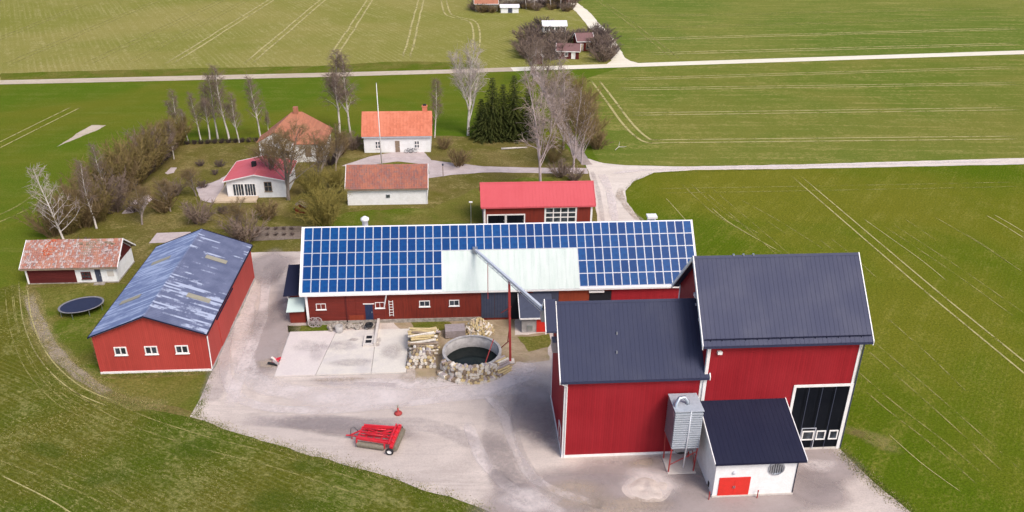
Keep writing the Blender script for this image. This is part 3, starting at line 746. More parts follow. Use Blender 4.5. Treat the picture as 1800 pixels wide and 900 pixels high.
class Wall:
    """a wall face of a thing: u along it to the right as one faces it, z up, d outwards"""
    def __init__(s, root, face='front'):
        s.o = root; L, W = root['_l'], root['_w']; s.face = face; s.L, s.W = L, W
    def P(s, u, z, d):
        if s.face == 'front': return (u, -s.W/2-d, z)
        if s.face == 'back': return (-u, s.W/2+d, z)
        if s.face == 'right': return (s.L/2+d, u, z)
        return (-s.L/2-d, -u, z)
    def block(s, name, mat, u0, u1, z0, z1, d0, d1, parent=None):
        vs = [s.P(u, z, d) for d in (d0, d1) for (u, z) in ((u0,z0),(u1,z0),(u1,z1),(u0,z1))]
        return MB().add(vs, [(0,1,2,3),(7,6,5,4),(0,4,5,1),(1,5,6,2),(2,6,7,3),(3,7,4,0)]).build(name, mat, parent or s.o)
    def window(s, u0, u1, z0, z1, nx=2, nz=1, fw=.10, frame='white_trim', sill=True, bar=.05, glassm='glass', name='window'):
        """frame > panes, each its own; the panes lie back from the frame"""
        mb = MB()
        def b(a, c, e, f, d0=-.0, d1=.07):
            vs = [s.P(u, z, d) for d in (d0, d1) for (u, z) in ((a,e),(c,e),(c,f),(a,f))]
            mb.add(vs, [(0,1,2,3),(7,6,5,4),(0,4,5,1),(1,5,6,2),(2,6,7,3),(3,7,4,0)])
        b(u0, u0+fw, z0, z1); b(u1-fw, u1, z0, z1); b(u0+fw, u1-fw, z1-fw, z1); b(u0+fw, u1-fw, z0, z0+fw)
        iu, iz = u1-u0-2*fw, z1-z0-2*fw
        for i in range(1, nx): c = u0+fw+i*iu/nx; b(c-bar/2, c+bar/2, z0+fw, z1-fw, 0, .05)
        for j in range(1, nz): c = z0+fw+j*iz/nz; b(u0+fw, u1-fw, c-bar/2, c+bar/2, 0, .046)
        w_ = mb.build(name, frame, s.o)
        for i in range(nx):
            for j in range(nz):
                s.block('pane', glassm, u0+fw+i*iu/nx+bar/2*(i > 0), u0+fw+(i+1)*iu/nx-bar/2*(i < nx-1), z0+fw+j*iz/nz+bar/2*(j > 0), z0+fw+(j+1)*iz/nz-bar/2*(j < nz-1), .004, .014, w_)
        if sill: s.block('sill', frame, u0-.06, u1+.06, z0-.07, z0-.002, 0, .14, w_)
        return w_
    def door(s, u0, u1, z0, z1, mat, frame='white_trim', fw=.1, name='door', handle=True):
        d = s.block(name, mat, u0, u1, z0, z1, .0, .045)
        if frame:
            s.block('frame', frame, u0-fw, u0, z0, z1, 0, .08, d); s.block('frame', frame, u1, u1+fw, z0, z1, 0, .08, d)
            s.block('frame', frame, u0-fw, u1+fw, z1, z1+fw, 0, .082, d)
        if handle: s.block('handle', 'galv', u1-.16, u1-.1, z0+.95, z0+1.15, .045, .10, d)
        return d
    def wx(s, x): return x-s.o.location.x          # world x -> u on the front of an unturned house

# --- tall grain barn
tall = house('tall_barn', 'tallest dark red barn with charcoal roof and black folding door', 'barn', 21.2, 35.0, 58.43, 68.6, 12.12, 18.0, .5, .65,
             'red_sheet', 'tall_roof', gutter='dark_roof', plinth='concrete', ribs=.4, barge=.3)
Wt = Wall(tall)
dr = Wt.block('folding_door', 'black_door', Wt.wx(29.75), Wt.wx(34.72), .05, 7.2, .0, .05)
for i in range(1, 4):
    u = Wt.wx(29.75)+i*4.97/4
    Wt.block('door_seam', 'grey_door', u-.025, u+.025, .06, 7.18, .05, .07, dr)
Wt.block('frame', 'white_trim', Wt.wx(29.5), Wt.wx(29.75), .05, 7.2, 0, .1, dr)
Wt.block('frame', 'white_trim', Wt.wx(34.722), Wt.wx(35.03), .05, 7.2, .036, .1, dr)
Wt.block('frame', 'white_trim', Wt.wx(29.5), Wt.wx(35.03), 7.2, 7.46, .036, .102, dr)
for a, b in ((31.15, 32.3), (32.5, 33.4), (33.72, 34.58)):
    wd = Wt.window(Wt.wx(a), Wt.wx(b), 1.2, 2.25, 1, 1, .11, 'white_trim', False)
    wd.location.y -= .06
wk = MB()
for u0, u1, z0, z1 in ((31.05, 31.12, .1, 2.5), (32.36, 32.43, .1, 2.5), (31.05, 32.43, 2.5, 2.58)):
    wk.add([Wt.P(Wt.wx(u), z, d) for d in (.05, .085) for (u, z) in ((u0,z0),(u1,z0),(u1,z1),(u0,z1))], [(0,1,2,3),(7,6,5,4),(0,4,5,1),(1,5,6,2),(2,6,7,3),(3,7,4,0)])
wk.build('wicket_door_frame', 'frame', tall)
Wt.block('flood_light', 'white_trim', Wt.wx(22.0), Wt.wx(22.4), 11.1, 11.35, 0, .3)
Wl = Wall(tall, 'left')
Wl.block('vent', 'frame', -.1, .5, 14.0, 14.35, 0, .2); Wl.block('vent', 'frame', .2, .8, 13.3, 13.6, 0, .2); Wl.block('flood_light', 'white_trim', -.3, .3, 16.0, 16.6, 0, .25)
Wl.window(.2, 1.8, 11.6, 12.6, 2, 1, .14)
MB().tube([(13.8/2-.1, -10.17/2-.45, 11.9), (13.8/2+.1, -10.17/2-.12, 11.0), (13.8/2+.1, -10.17/2-.1, .2)], .06).build('downpipe', 'grey_door', tall)
for k in range(3): MB().box(-4+k*.9, -3.85+k*.9, -.1, .1, 18.02, 18.16).build('ridge_bracket', 'galv', tall)
for k in range(14):
    x = -6.9+k*1.03
    MB().box(x, x+.05, -5.30, -5.22, 12.38, 12.62).build('snow_guard_bracket', 'black_roof', tall)
MB().bar((-7.4, -5.28, 12.62), (7.4, -5.28, 12.62), .07, .07).build('snow_guard', 'black_roof', tall)

# --- middle barn
midb = house('grain_barn', 'lower red barn with plain charcoal roof joined to the tallest barn', 'barn', 8.8, 21.15, 58.56, 67.8, 8.7, 13.9, .38, .46,
             'red_sheet', 'dark_roof', gutter='dark_roof', plinth='white_trim', ribs=.4, barge=.26)
Wm = Wall(midb)
MB().tube([(-6.6, -4.98, 8.5), (-6.0, -4.74, 8.0), (-5.98, -4.74, .2)], .06).build('downpipe', 'white_trim', midb)
Wm2 = Wall(midb, 'left')
Wm2.door(2.2, 3.3, .1, 2.3, 'red_sheet', 'white_trim')
Wm2.block('vent_hood', 'galv', -.6, .5, 8.8, 9.9, 0, .7)
MB().prism([(-2.0, 12.05), (0, 14.2), (2.2, 11.85), (2.2, 11.7), (0, 14.05), (-2.0, 11.9)], 'x', -7.65, -6.7).build('hoist_hood', 'dark_roof', midb)
MB().prism([(-2.05, 12.1), (0, 14.25), (0, 13.95), (-2.05, 11.8)], 'x', -7.74, -7.66).build('hood_bargeboard', 'white_trim', midb)
MB().prism([(2.25, 11.9), (0, 14.253), (0, 13.95), (2.25, 11.6)], 'x', -7.74, -7.66).build('hood_bargeboard', 'white_trim', midb)
MB().box(-7.5, -6.2, -.9, .9, 11.2, 12.2).build('hoist_housing', 'galv', midb)
for x, y in ((-1.4, -2.2), (-1.55, -3.4)): MB().box(x, x+.1, y, y+.1, 13.9-abs(y)*1.03+.02, 13.9-abs(y)*1.03+.3).build('roof_hook', 'galv', midb)

# --- white annex (lean-to)
an = thing('annex', 'white lean-to with black roof and red double door against the tallest barn', 'outbuilding', (24.76, 52.7, 0))
hx = 3.53
MB().prism([(0, .02), (5.70, .02), (5.70, 5.75), (0, 3.72)], 'x', -hx, hx).build('wall', 'white_wall', an)
mb = MB()
def AP(x, u, h): return (x, -.38+6.08*u, 4.0+2.05*u+h)
x0, x1 = -hx-.27, hx+.6
mb.add([AP(x0,0,0),AP(x1,0,0),AP(x1,1,0),AP(x0,1,0),AP(x0,0,-.1),AP(x1,0,-.1),AP(x1,1,-.1),AP(x0,1,-.1)], [(0,1,2,3),(7,6,5,4),(0,4,5,1),(1,5,6,2),(2,6,7,3),(3,7,4,0)])
for i in range(1, 20):
    x = x0+i*(x1-x0)/20
    mb.add([AP(x-.02,.003,-.01),AP(x+.02,.003,-.01),AP(x+.02,.997,-.01),AP(x-.02,.997,-.01),AP(x-.02,.003,.015),AP(x+.02,.003,.015),AP(x+.02,.997,.015),AP(x-.02,.997,.015)], [(4,5,6,7),(0,4,7,3),(1,2,6,5),(0,1,5,4),(2,3,7,6)])
mb.build('roof', 'black_roof', an)
for x in (x0-.06, x1+.0):
    MB().add([AP(x,0,-.2),AP(x+.07,0,-.2),AP(x+.07,1,-.2),AP(x,1,-.2),AP(x,0,.06),AP(x+.07,0,.06),AP(x+.07,1,.06),AP(x,1,.06)], [(0,3,2,1),(4,5,6,7),(0,1,5,4),(1,2,6,5),(2,3,7,6),(3,0,4,7)]).build('bargeboard', 'white_trim', an)
MB().box(x0, x1, -.47, -.385, 3.86, 3.98).build('gutter', 'black_roof', an)
for k in (0, 1): 
    d_ = MB().box(-3.1+k*1.37, -3.1+k*1.37+1.36, -.06, 0, .08, 2.15).build('door', 'red_door', an)
    MB().box(-1.85+k*.15, -1.8+k*.15, -.12, -.06, 1.0, 1.25).build('handle', 'galv', d_)
fan = MB().lathe([(.0, 0), (.72, 0), (.72, .1), (.60, .12), (.60, .06), (0, .06)], 24).build('fan_cowl', 'galv', an)
fan.rotation_euler = (PI/2, 0, 0); fan.location = (1.75, -.0, 3.0)
for k in range(6):
    MB().box(-.6+k*.2, -.56+k*.2, -.58+abs(k-2.5)*.09, .58-abs(k-2.5)*.09, .1, .13).build('grille_bar', 'rubber', fan)
l_ = MB().lathe([(0, 0), (.16, 0), (.16, .12), (0, .18)], 12).build('wall_lamp', 'galv_light', an); l_.rotation_euler = (PI/2, 0, 0); l_.location = (-1.9, 0, 2.68)
MB().box(hx, hx+.06, -.06, .06, .1, 3.6).build('downpipe', 'black_roof', an)
MB().box(-hx-.06, -hx, 1.0, 1.3, .2, .7).build('wall_socket_box', 'rubber', an)
MB().box(-hx-.08, hx+.08, -.09, 0, 0, .2).build('plinth', 'concrete', an)
for xx, yy in ((-3.9, -.3), (.35, -.35)):
    tag(MB().tube([(0, 0, 0), (0, 0, .8)], .05, 8).tube([(0, 0, .8), (0, 0, .86)], .06, 8).build('bollard', 'red_steel', None, loc=(24.76+xx, 52.7+yy, .03)), 'short red post standing in front of the white lean-to', 'post', 'red posts at the lean-to')

# --- galvanised hopper bin on red legs
bn = thing('hopper_bin', 'ribbed galvanised grain hopper on red legs beside the white lean-to', 'hopper', (19.3, 56.9, 0))
bx, by = 1.2, 1.22; zt, zb = 7.0, 2.95
b_ = MB().box(-bx, bx, -by, by, zb, zt).build('bin_body', 'galv_dark', bn)
n = 16
for k in range(n):
    z = zb+.12+k*(zt-zb-.2)/n
    MB().box(-bx-.02, bx+.02, -by-.11, -by, z, z+.14).build('rib', 'galv_rib', bn)
    MB().box(-bx-.06, -bx, -by, by, z, z+.11).build('rib', 'galv', bn)
MB().box(-bx-.08, bx+.08, -by-.1, by+.1, zt, zt+.08).build('lid', 'galv_rib', bn)
hp = MB(); vs = [(-bx,-by,zb),(bx,-by,zb),(bx,by,zb),(-bx,by,zb),(-.35,-.35,1.75),(.35,-.35,1.75),(.35,.35,1.75),(-.35,.35,1.75)]
hp.add(vs, [(0,1,5,4),(1,2,6,5),(2,3,7,6),(3,0,4,7),(4,5,6,7),(3,2,1,0)]).build('hopper_cone', 'galv', bn)
for sx in (-1, 1):
    for sy in (-1, 1):
        MB().bar((sx*(bx-.06), sy*(by-.3), 0.1), (sx*(bx-.04), sy*(by-.06), zb+.1), .1).build('leg', 'red_steel', bn)
MB().bar((-bx+.05, -by+.3, .9), (bx-.05, -by+.1, 2.5), .06).build('brace', 'red_steel', bn)
MB().bar((bx-.05, -by+.3, .9), (bx-.05, by-.1, 2.5), .06).build('brace', 'red_steel', bn)
MB().tube([(-.75, -.9, 5.2), (-1.12, -.8, 6.4), (-1.0, -.5, 7.35), (-.7, -.2, 7.7), (-.2, -.1, 7.7), (.05, -.2, 7.35), (.1, -.3, 7.1)], .17, 10).build('blower_pipe', 'galv', bn, True)
MB().tube([(.15, -1.25, 7.1), (.12, -1.32, 5.0), (0.0, -1.42, 1.0)], .07, 8).build('drop_pipe', 'galv_light', bn, True)
MB().lathe([(.0, 1.7), (.5, 1.7), (.55, 1.95), (.5, 2.1)], 14).build('outlet', 'rubber', bn)
struct(MB().box(18.05, 20.62, 55.72, 58.3, 0.03, .14).build('concrete_plinth', 'concrete', None))

# --- peeling-roof shed (ridge runs away from the camera)
shed = house('machine_shed', 'red shed with peeling blue grey sheet roof and three front windows', 'barn', -38.6, -27.05, 74.55, 95.4, 4.80, 7.14, .22, .42,
             'red_shed', 'peeling', trim='black_roof', ridge='y', ribs=.30, barge=.10, plinth='white_trim', gutter='black_roof', cornermat='red_shed')
for c_ in shed.children:
    if c_.name.startswith('plinth') and max(v.co.x for v in c_.data.vertices) > 5 and min(v.co.x for v in c_.data.vertices) < -5: c_.data.materials[0] = M['grey_concrete']
Ws = Wall(shed, 'left')       # local -x end faces the camera (root turned a quarter)
for a, b in ((-36.68, -35.4), (-33.56, -32.24), (-30.41, -29.06)):
    Ws.window(a+32.825, b+32.825, 2.32, 3.32, 2, 1, .12, 'white_trim', True, .12)
Ws2 = Wall(shed, 'front')     # local -y = world +x side
Ws2.block('sliding_door', 'red_shed', -6.0, -2.6, .2, 3.9, 0, .06)
Ws2.block('door_rail', 'black_roof', -6.4, .8, 3.9, 4.02, 0, .1)
MB().tube([(-10.5, -5.95, 4.4), (-10.5, -5.84, .3)], .06).build('downpipe', 'white_trim', shed)
sl_ = (7.14-4.80)/(11.55/2+.22)
for s in (-1, 1):
    for xx, u0 in ((-4.6, .38), (4.6, .45)):
        run = 11.55/2+.22
        vs = []
        for h in (.045, .075):
            for (dx, u) in ((-.42, u0-.19), (.42, u0-.19), (.42, u0+.2), (-.42, u0+.2)):
                vs.append((xx+dx, s*run*(1-u), 4.80+(7.14-4.80)*u+h))
        MB().add(vs, [(0,1,2,3),(7,6,5,4),(0,4,5,1),(1,5,6,2),(2,6,7,3),(3,7,4,0)]).build('skylight', 'skylight', shed)

# --- old cottage-like outbuilding with lichened tiles
old = house('old_outbuilding', 'low old outbuilding with lichened tile roof, half dark red boards, half white', 'outbuilding', -55.5, -44.35, 95.5, 101.3, 2.38, 4.85, .4, .45,
            'white_wall', 'wood_brown', tile='tile_old', barge=.16, corner=False, plinth='stone', sag=.07, rough=.02, plinth_h=.16, gutter='wood_brown')
Wo = Wall(old)
Wo.block('board_wall', 'dark_red', -5.58, Wo.wx(-49.46), .17, 2.2, .0, .06)
Wo.block('corner_board', 'white_trim', -5.62, -5.42, .1, 2.3, .06, .12)
Wo.window(Wo.wx(-48.75), Wo.wx(-47.55), .62, 1.62, 3, 2, .09, 'dark_red', True, .06)
Wo.door(Wo.wx(-47.0), Wo.wx(-46.3), .05, 1.95, 'grey_door', None)
Wo.block('door_step', 'stone', Wo.wx(-47.2), Wo.wx(-45.9), 0, .14, .08, .7)
Wo.block('blocked_window', 'concrete_cream', Wo.wx(-45.5), Wo.wx(-44.7), .9, 1.75, 0, .03)
Wor = Wall(old, 'right')
gb = MB(); gb.add([Wor.P(-2.92, 2.25, .05), Wor.P(2.92, 2.25, .05), Wor.P(0, 4.55, .05), Wor.P(-2.92, 2.25, -.02), Wor.P(2.92, 2.25, -.02), Wor.P(0, 4.55, -.02)], [(0,1,2),(5,4,3),(0,3,4,1),(1,4,5,2),(2,5,3,0)])
gb.build('gable_boards', 'dark_red', old)
Wor.window(-1.3, -.7, 2.7, 3.5, 1, 1, .1, 'white_trim', False, .05)
rm = random.Random(9)
for k in range(13):
    x = rm.uniform(.2, 5.4); z_ = rm.uniform(.80, .97); w_ = rm.uniform(.15, .5); run_ = 3.3
    MB().add([(x+dx, -run_*(1-u)-.07, 2.38+2.47*u+.10) for dx, u in ((0, z_-.03), (w_, z_-.03), (w_, z_+.03), (0, z_+.03))]+[(x+dx, -run_*(1-u)-.03, 2.38+2.47*u+.02) for dx, u in ((0, z_-.03), (w_, z_-.03), (w_, z_+.03), (0, z_+.03))], [(0,1,2,3),(7,6,5,4),(0,4,5,1),(1,5,6,2),(2,6,7,3),(3,7,4,0)]).build('bare_batten', 'wood_brown', old)
rub = MB()
rr = random.Random(4)
for k in range(46):
    u = rr.uniform(.45, 1.02); x = -2.9+rr.gauss(0, .35)-(1-u)*.3
    y = -3.3*(1-u); z = 2.38+2.47*u+.1
    a = rr.uniform(0, PI); s_ = rr.uniform(.1, .22)
    d = Vector((math.cos(a), math.sin(a), rr.uniform(-.3, .3)))*s_
    rub.bar(Vector((x, y, z))-d, Vector((x, y, z))+d, .14, .08)
rb = rub.build('fallen_chimney_bricks', 'brick_red', old); rb['kind'] = 'stuff'

# --- red garage
gar = house('garage', 'red garage with faded red roof behind the solar barn', 'garage', 3.35, 19.5, 110.4, 116.6, 3.4, 5.95, .35, .42,
            'red_old', 'pink_roof', trim='pink_roof', ribs=.5, barge=.12, plinth='concrete', cornermat='white_trim')
Wg = Wall(gar)
for a, b in ((3.95, 6.45), (6.75, 9.3)):
    Wg.door(Wg.wx(a), Wg.wx(b), .06, 1.95, 'black_door', 'white_trim', .18, 'garage_door')
Wg.window(Wg.wx(12.35), Wg.wx(17.2), .5, 3.2, 4, 3, .24, 'white_trim', True, .16)

# --- white cottage
cot = house('cottage', 'white cottage with bright orange tile roof and brick chimney', 'house', -17.65, -5.4, 145.0, 151.7, 3.2, 6.85, .35, .3,
            'white_wall', 'wood_brown', tile='tile_orange', barge=.1, corner=False, trim='tile_orange', gutter='frame')
Wc = Wall(cot)
for a in (-15.55, -8.35):
    Wc.window(Wc.wx(a), Wc.wx(a+.85), .85, 2.2, 2, 2, .06, 'white_trim', True, .14)
Wc.door(Wc.wx(-11.95), Wc.wx(-11.1), .1, 2.3, 'wood_brown', 'white_trim')
MB().box(4.7, 5.6, -.1, .7, 6.3, 7.7).box(4.62, 5.68, -.18, .78, 7.7, 7.85).build('chimney', 'tile_orange', cot)
MB().box(4.85, 5.45, .05, .55, 7.85, 8.1).build('chimney_cap', 'rubber', cot)

# --- long white outbuilding
ob = house('white_outbuilding', 'long low white outbuilding with brown red tile roof, below the orange roofed cottage', 'outbuilding', -17.8, -5.35, 119.87, 126.1, 2.8, 5.6, .35, .22,
           'white_wall', 'wood_brown', tile='tile_brown', barge=.2, corner=False, gutter='wood_brown')
Wb = Wall(ob)
Wb.window(Wb.wx(-11.75), Wb.wx(-11.15), 1.2, 1.75, 2, 1, .05, 'galv', False, .05)
MB().tube([(6.3, -3.3, 2.7), (6.3, -3.2, .1)], .05).build('downpipe', 'white_trim', ob)

# --- farmhouse behind the trees
fh = thing('farmhouse', 'white farmhouse with tiled hip roof half hidden behind a bare tree', 'house', (-29.6, 144.6, 0))
MB().box(-5.4, 5.4, -4.2, 4.2, .02, 3.6).build('wall', 'white_wall', fh)
def tri_roof(quads, name, mat, parent):
    """tiled planes given by corner loops, laid with a thickness"""
    for q in quads:
        a = [Vector(p) for p in q]; nrm = (a[1]-a[0]).cross(a[2]-a[0]).normalized()
        if nrm.z < 0: nrm = -nrm
        n_ = len(a); vs = a+[p-nrm*.15 for p in a]
        MB().add(vs, [tuple(range(n_)), tuple(reversed(range(n_, 2*n_)))]+[(i, i+n_, (i+1) % n_+n_, (i+1) % n_) for i in range(n_)]).build(name, mat, parent)
e, r = 3.5, 8.1
tri_roof([[(-5.9,-4.7,e),(5.9,-4.7,e),(1.4,.0,r),(-.4,.0,r)], [(5.9,-4.7,e),(5.9,4.7,e),(1.4,0,r)], [(5.9,4.7,e),(-5.9,4.7,e),(-.4,0,r),(1.4,0,r)], [(-5.9,4.7,e),(-5.9,-4.7,e),(-.4,0,r)]], 'roof', 'tile_rust', fh)
MB().prism([(-5.6, .02), (0.2, .02), (.2, 4.4), (-2.7, 6.0), (-5.6, 4.4)], 'y', -5.6, -3.0).build('gable_wing', 'white_wall', fh)
tri_roof([[(-6.0,-5.75,4.3),(-2.7,-5.75,6.2),(-2.7,-1.6,6.2),(-6.0,-1.6,4.3)], [(.6,-5.75,4.3),(-2.7,-5.75,6.2),(-2.7,-1.6,6.2),(.6,-1.6,4.3)]], 'roof', 'tile_rust', fh)
fh['_w'] = 11.2; fh['_l'] = 11
Wf = Wall(fh)
Wf.window(-4.3, -3.0, .9, 2.7, 2, 2, .1, 'wood_brown', True, .08); Wf.window(-1.8, -.5, .9, 2.7, 2, 2, .1, 'wood_brown', True, .08); Wf.window(-3.0, -2.4, 4.0, 4.6, 1, 1, .08, 'wood_brown', False)
MB().box(-.1, .7, -.4, .4, 7.6, 9.0).build('chimney', 'tile_rust', fh)
for a in (2.0, 4.0):
    MB().box(a, a+1.1, -4.26, -4.2, 1.0, 2.7).build('window', 'wood_brown', fh)

# --- sun room house with pink roof
dh = house('sunroom_house', 'white sunroom annex with pink red roof and glazed front above a timber deck', 'house', -37.3, -28.1, 123.8, 132.4, 2.95, 4.05, .45, .5,
           'white_wall', 'pink_roof2', trim='white_trim', ridge='y', ribs=.5, barge=.14, corner=False)
Wd = Wall(dh, 'left')
for k in range(2):
    Wd.window(-36.4+32.7+k*1.85, -36.4+32.7+k*1.85+1.78, .35, 2.45, 4, 1, .08, 'white_trim', True, .07)
Wd.window(-31.4+32.7, -30.2+32.7, 1.05, 2.7, 2, 2, .08, 'wood_brown', True, .06)
Wdl = Wall(dh, 'back')        # world -x side
for k in range(3): Wdl.window(-3.6+k*1.6, -2.2+k*1.6, .4, 2.3, 2, 1, .08, 'white_trim', True, .07)
MB().box(-.35, .35, .6, 1.3, 3.6, 4.6).build('chimney', 'rubber', dh)
dk = thing('timber_deck', 'pale new timber deck wrapping the sunroom annex', 'deck', (-35.7, 122.7, 0))
for k in range(9): MB().box(-3.3, 3.3, -.95+k*.21, -.95+k*.21+.19, .3, .36).build('plank', 'wood_pale', dk)
for k in range(8): MB().box(-3.3+k*.21, -3.3+k*.21+.19, .95, 6.6, .3, .36).build('plank', 'wood_pale', dk)
MB().box(-3.3, 3.3, -1.0, -.955, .0, .34).build('skirting_board', 'wood_pale', dk); MB().box(-3.35, -3.305, -1.0, 6.6, 0, .34).build('skirting_board', 'wood_pale', dk)
# --- long barn with solar panels
BX0, BX1, BY0, BY1 = -18.28, 27.5, 83.58, 94.32
TIP, RID, OVE = 4.23, 10.17, .40
barn = house('solar_barn', 'long old red barn whose roof carries blue solar panels', 'barn', BX0, BX1, BY0, BY1, TIP, RID, OVE, .5,
             'red_old', 'rail_roof', ribs=0, barge=.24, corner=True, plinth=None)
bL, bW = barn['_l'], barn['_w']
Wn = Wall(barn)
X = Wn.wx
Wn.block('foundation', 'stone', -bL/2-.05, X(2.1), .0, .5, 0, .10)
Wn.block('level_boards', 'red_level', -bL/2+.26, X(-12.6), .5, 4.1, 0, .03)
Wn.block('board_panel', 'red_level', X(-12.55), X(-9.2), .5, 4.05, 0, .028)
Wn.block('post', 'dark_red', X(-13.75), X(-13.6), .3, 3.6, .03, .10)
for a, b in ((-17.13, -16.0), (-10.3, -9.2)):
    Wn.window(X(a), X(b), 2.05, 2.85, 2, 1, .07, 'white_trim', True, .05)
for a, b in ((-5.15, -3.9), (-1.65, -.45)):
    Wn.window(X(a), X(b), 2.1, 2.9, 2, 1, .09, 'white_trim', True, .05)
Wn.door(X(-11.5), X(-10.6), .5, 2.6, 'blue_door', None)
Wn.block('lintel', 'white_trim', X(-11.7), X(-10.4), 2.62, 2.72, 0, .1)
Wn.block('low_hatch', 'orange_board', X(-13.4), X(-11.7), .5, 1.15, .03, .06)
for a, b in ((2.15, 3.7), (3.74, 5.3)):
    dd = Wn.block('sliding_door', 'grey_door', X(a), X(b), .35, 3.85, .0, .07)
    for k in range(1, 5): Wn.block('batten', 'blue_door', X(a+(b-a)*k/5)-.02, X(a+(b-a)*k/5)+.02, .4, 3.8, .07, .09, dd)
Wn.block('open_bay', 'dark_interior', X(5.34), X(6.7), .1, 3.85, .0, .012)
Wn.block('sliding_door', 'grey_door', X(8.3), X(11.3), .1, 3.85, 0, .07)
Wn.block('board_panel', 'orange_board', X(11.35), X(14.95), .1, 3.9, 0, .04)
Wn.block('sliding_door', 'dark_interior', X(15.0), X(17.6), .1, 3.6, 0, .05)
Wn.block('board_panel', 'red_sheet', X(17.65), X(27.4), .1, 3.95, 0, .04)
Wn.block('flood_light', 'white_trim', X(14.9), X(16.7), 3.55, 3.8, .05, .3)
MB().bar((X(-8.85), -bW/2-.35, 4.15), (X(-9.25), -bW/2-.1, 2.2), .1).build('drain_pipe', 'white_trim', barn)
# pale translucent sheets below the second row, in the middle
run = bW/2+OVE; slope = math.atan2(RID-TIP, run); SLEN = math.hypot(run, RID-TIP)
def RP(x, s, h):                  # s metres up the slope from the eave
    u = s/SLEN
    return Vector((x, -run*(1-u)-math.sin(slope)*h, TIP+(RID-TIP)*u+math.cos(slope)*h))
ux0 = X(-18.28)-.25; PITCHX = (46.4)/46; PITCHS = 1.60; S0 = .22
mb = MB(); n = 32
for i in range(n):
    a = ux0+16*PITCHX+i*16*PITCHX/n; b = a+16*PITCHX/n
    h = .02+.02*(i % 2)
    mb.add([RP(a,.01,h),RP(b,.01,h),RP(b,S0+3*PITCHS-.02,h),RP(a,S0+3*PITCHS-.02,h),RP(a,.01,.002),RP(b,.01,.002),RP(b,S0+3*PITCHS-.02,.002),RP(a,S0+3*PITCHS-.02,.002)], [(0,1,2,3),(0,4,5,1),(1,5,6,2),(3,7,4,0),(2,6,7,3)])
mb.build('pale_roof_sheets', 'white_roof', barn)
front_roof = [c for c in barn.children if c.name.startswith('roof')][0]
# one panel mesh: frame with a recessed cell field, shared by all
pw, ph = PITCHX-.105, PITCHS-.10
fm = MB(); e = .03
fm.box(-pw/2-e, pw/2+e, -ph/2-e, -ph/2, 0, .06).box(-pw/2-e, pw/2+e, ph/2, ph/2+e, 0, .06).box(-pw/2-e, -pw/2, -ph/2, ph/2, 0, .06).box(pw/2, pw/2+e, -ph/2, ph/2, 0, .06)
full = MB(); full.v = list(fm.v); full.f = list(fm.f); nf = len(full.f)
full.add([(-pw/2,-ph/2,.045),(pw/2,-ph/2,.045),(pw/2,ph/2,.045),(-pw/2,ph/2,.045)], [(0,1,2,3)])
pm = bpy.data.meshes.new('solar_panel'); pm.from_pydata(full.v, [], full.f)
pm.materials.append(M['frame']); pm.materials.append(M['solar']); pm.polygons[nf].material_index = 1; pm.update()
for c in range(46):
    for r in range(5):
        if 16 <= c < 32 and r < 3: continue
        p = RP(ux0+(c+.5)*PITCHX, S0+(r+.5)*PITCHS, .03)
        place('solar_panel', pm, front_roof, p, (slope, 0, 0))
for c in range(0, 47):
    if 16 < c < 32: s0 = S0+3*PITCHS
    else: s0 = S0
    a = RP(ux0+c*PITCHX, s0, .015); b = RP(ux0+c*PITCHX, S0+5*PITCHS, .015)
    MB().bar(a, b, .05, .03).build('mounting_rail', 'frame', front_roof)
# lean-to at the left end
lt = thing('barn_lean_to', 'small lean-to with black and pale green roofs at the barn end', 'shed', (-19.7, 85.2, 0))
MB().prism([(-1.15, .02), (1.0, .02), (1.0, 1.55), (-1.15, 1.55)], 'x', -.72, 1.1).build('wall', 'red_old', lt)
MB().add([(-1.0,-1.5,1.72),(1.1,-1.5,1.78),(1.1,.0,2.9),(-.85,.0,2.85),(-1.0,-1.5,1.66),(1.1,-1.5,1.72),(1.1,.0,2.84),(-.85,.0,2.79)], [(0,1,2,3),(7,6,5,4),(0,4,5,1),(1,5,6,2),(2,6,7,3),(3,7,4,0)]).build('roof', 'green_roof', lt)
MB().box(-.75, 1.15, .1, 3.6, .02, 3.3).build('wall', 'red_old', lt)
MB().add([(-1.35,-.45,3.35),(1.0,-.45,3.45),(1.0,4.1,5.2),(-1.35,4.1,5.1),(-1.35,-.45,3.22),(1.0,-.45,3.32),(1.0,4.1,5.07),(-1.35,4.1,4.97)], [(0,1,2,3),(7,6,5,4),(0,4,5,1),(1,5,6,2),(2,6,7,3),(3,7,4,0)]).build('roof', 'black_roof', lt)
MB().bar((-.95, -.3, 3.2), (-.75, .1, 2.2), .09).build('brace', 'white_trim', lt)
# ladder
ld = thing('ladder', 'small pale ladder hanging on the red barn wall', 'ladder', (-8.45, 83.5, 0))
for s in (-.22, .22): MB().bar((s, 0, .95), (s, 0, 3.05), .07).build('rail', 'white_trim', ld)
for k in range(6): MB().bar((-.22, 0, 1.1+k*.36), (.22, 0, 1.1+k*.36), .05).build('rung', 'white_trim', ld)
# old cart wheels and junk at the barn corner
for dx, rz_ in ((0, .2), (.55, -.3)):
    cw = thing('cart_wheel', 'old wooden cart wheel leaning at the red barn corner', 'wheel', (-17.6+dx, 83.1, .62), rz_, 'old cart wheels')
    rim = MB().lathe([(.52, -.04), (.6, -.04), (.6, .04), (.52, .04)], 18, close=True).build('rim', 'wood_grey', cw); rim.rotation_euler = (R(72), 0, 0)
    for k in range(5):
        t = k*PI/5; a = Vector((math.cos(t)*.54, math.sin(t)*.54, 0)); a.rotate(Matrix.Rotation(R(72), 3, 'X'))
        MB().bar(-a, a, .05).build('spoke', 'wood_grey', cw)

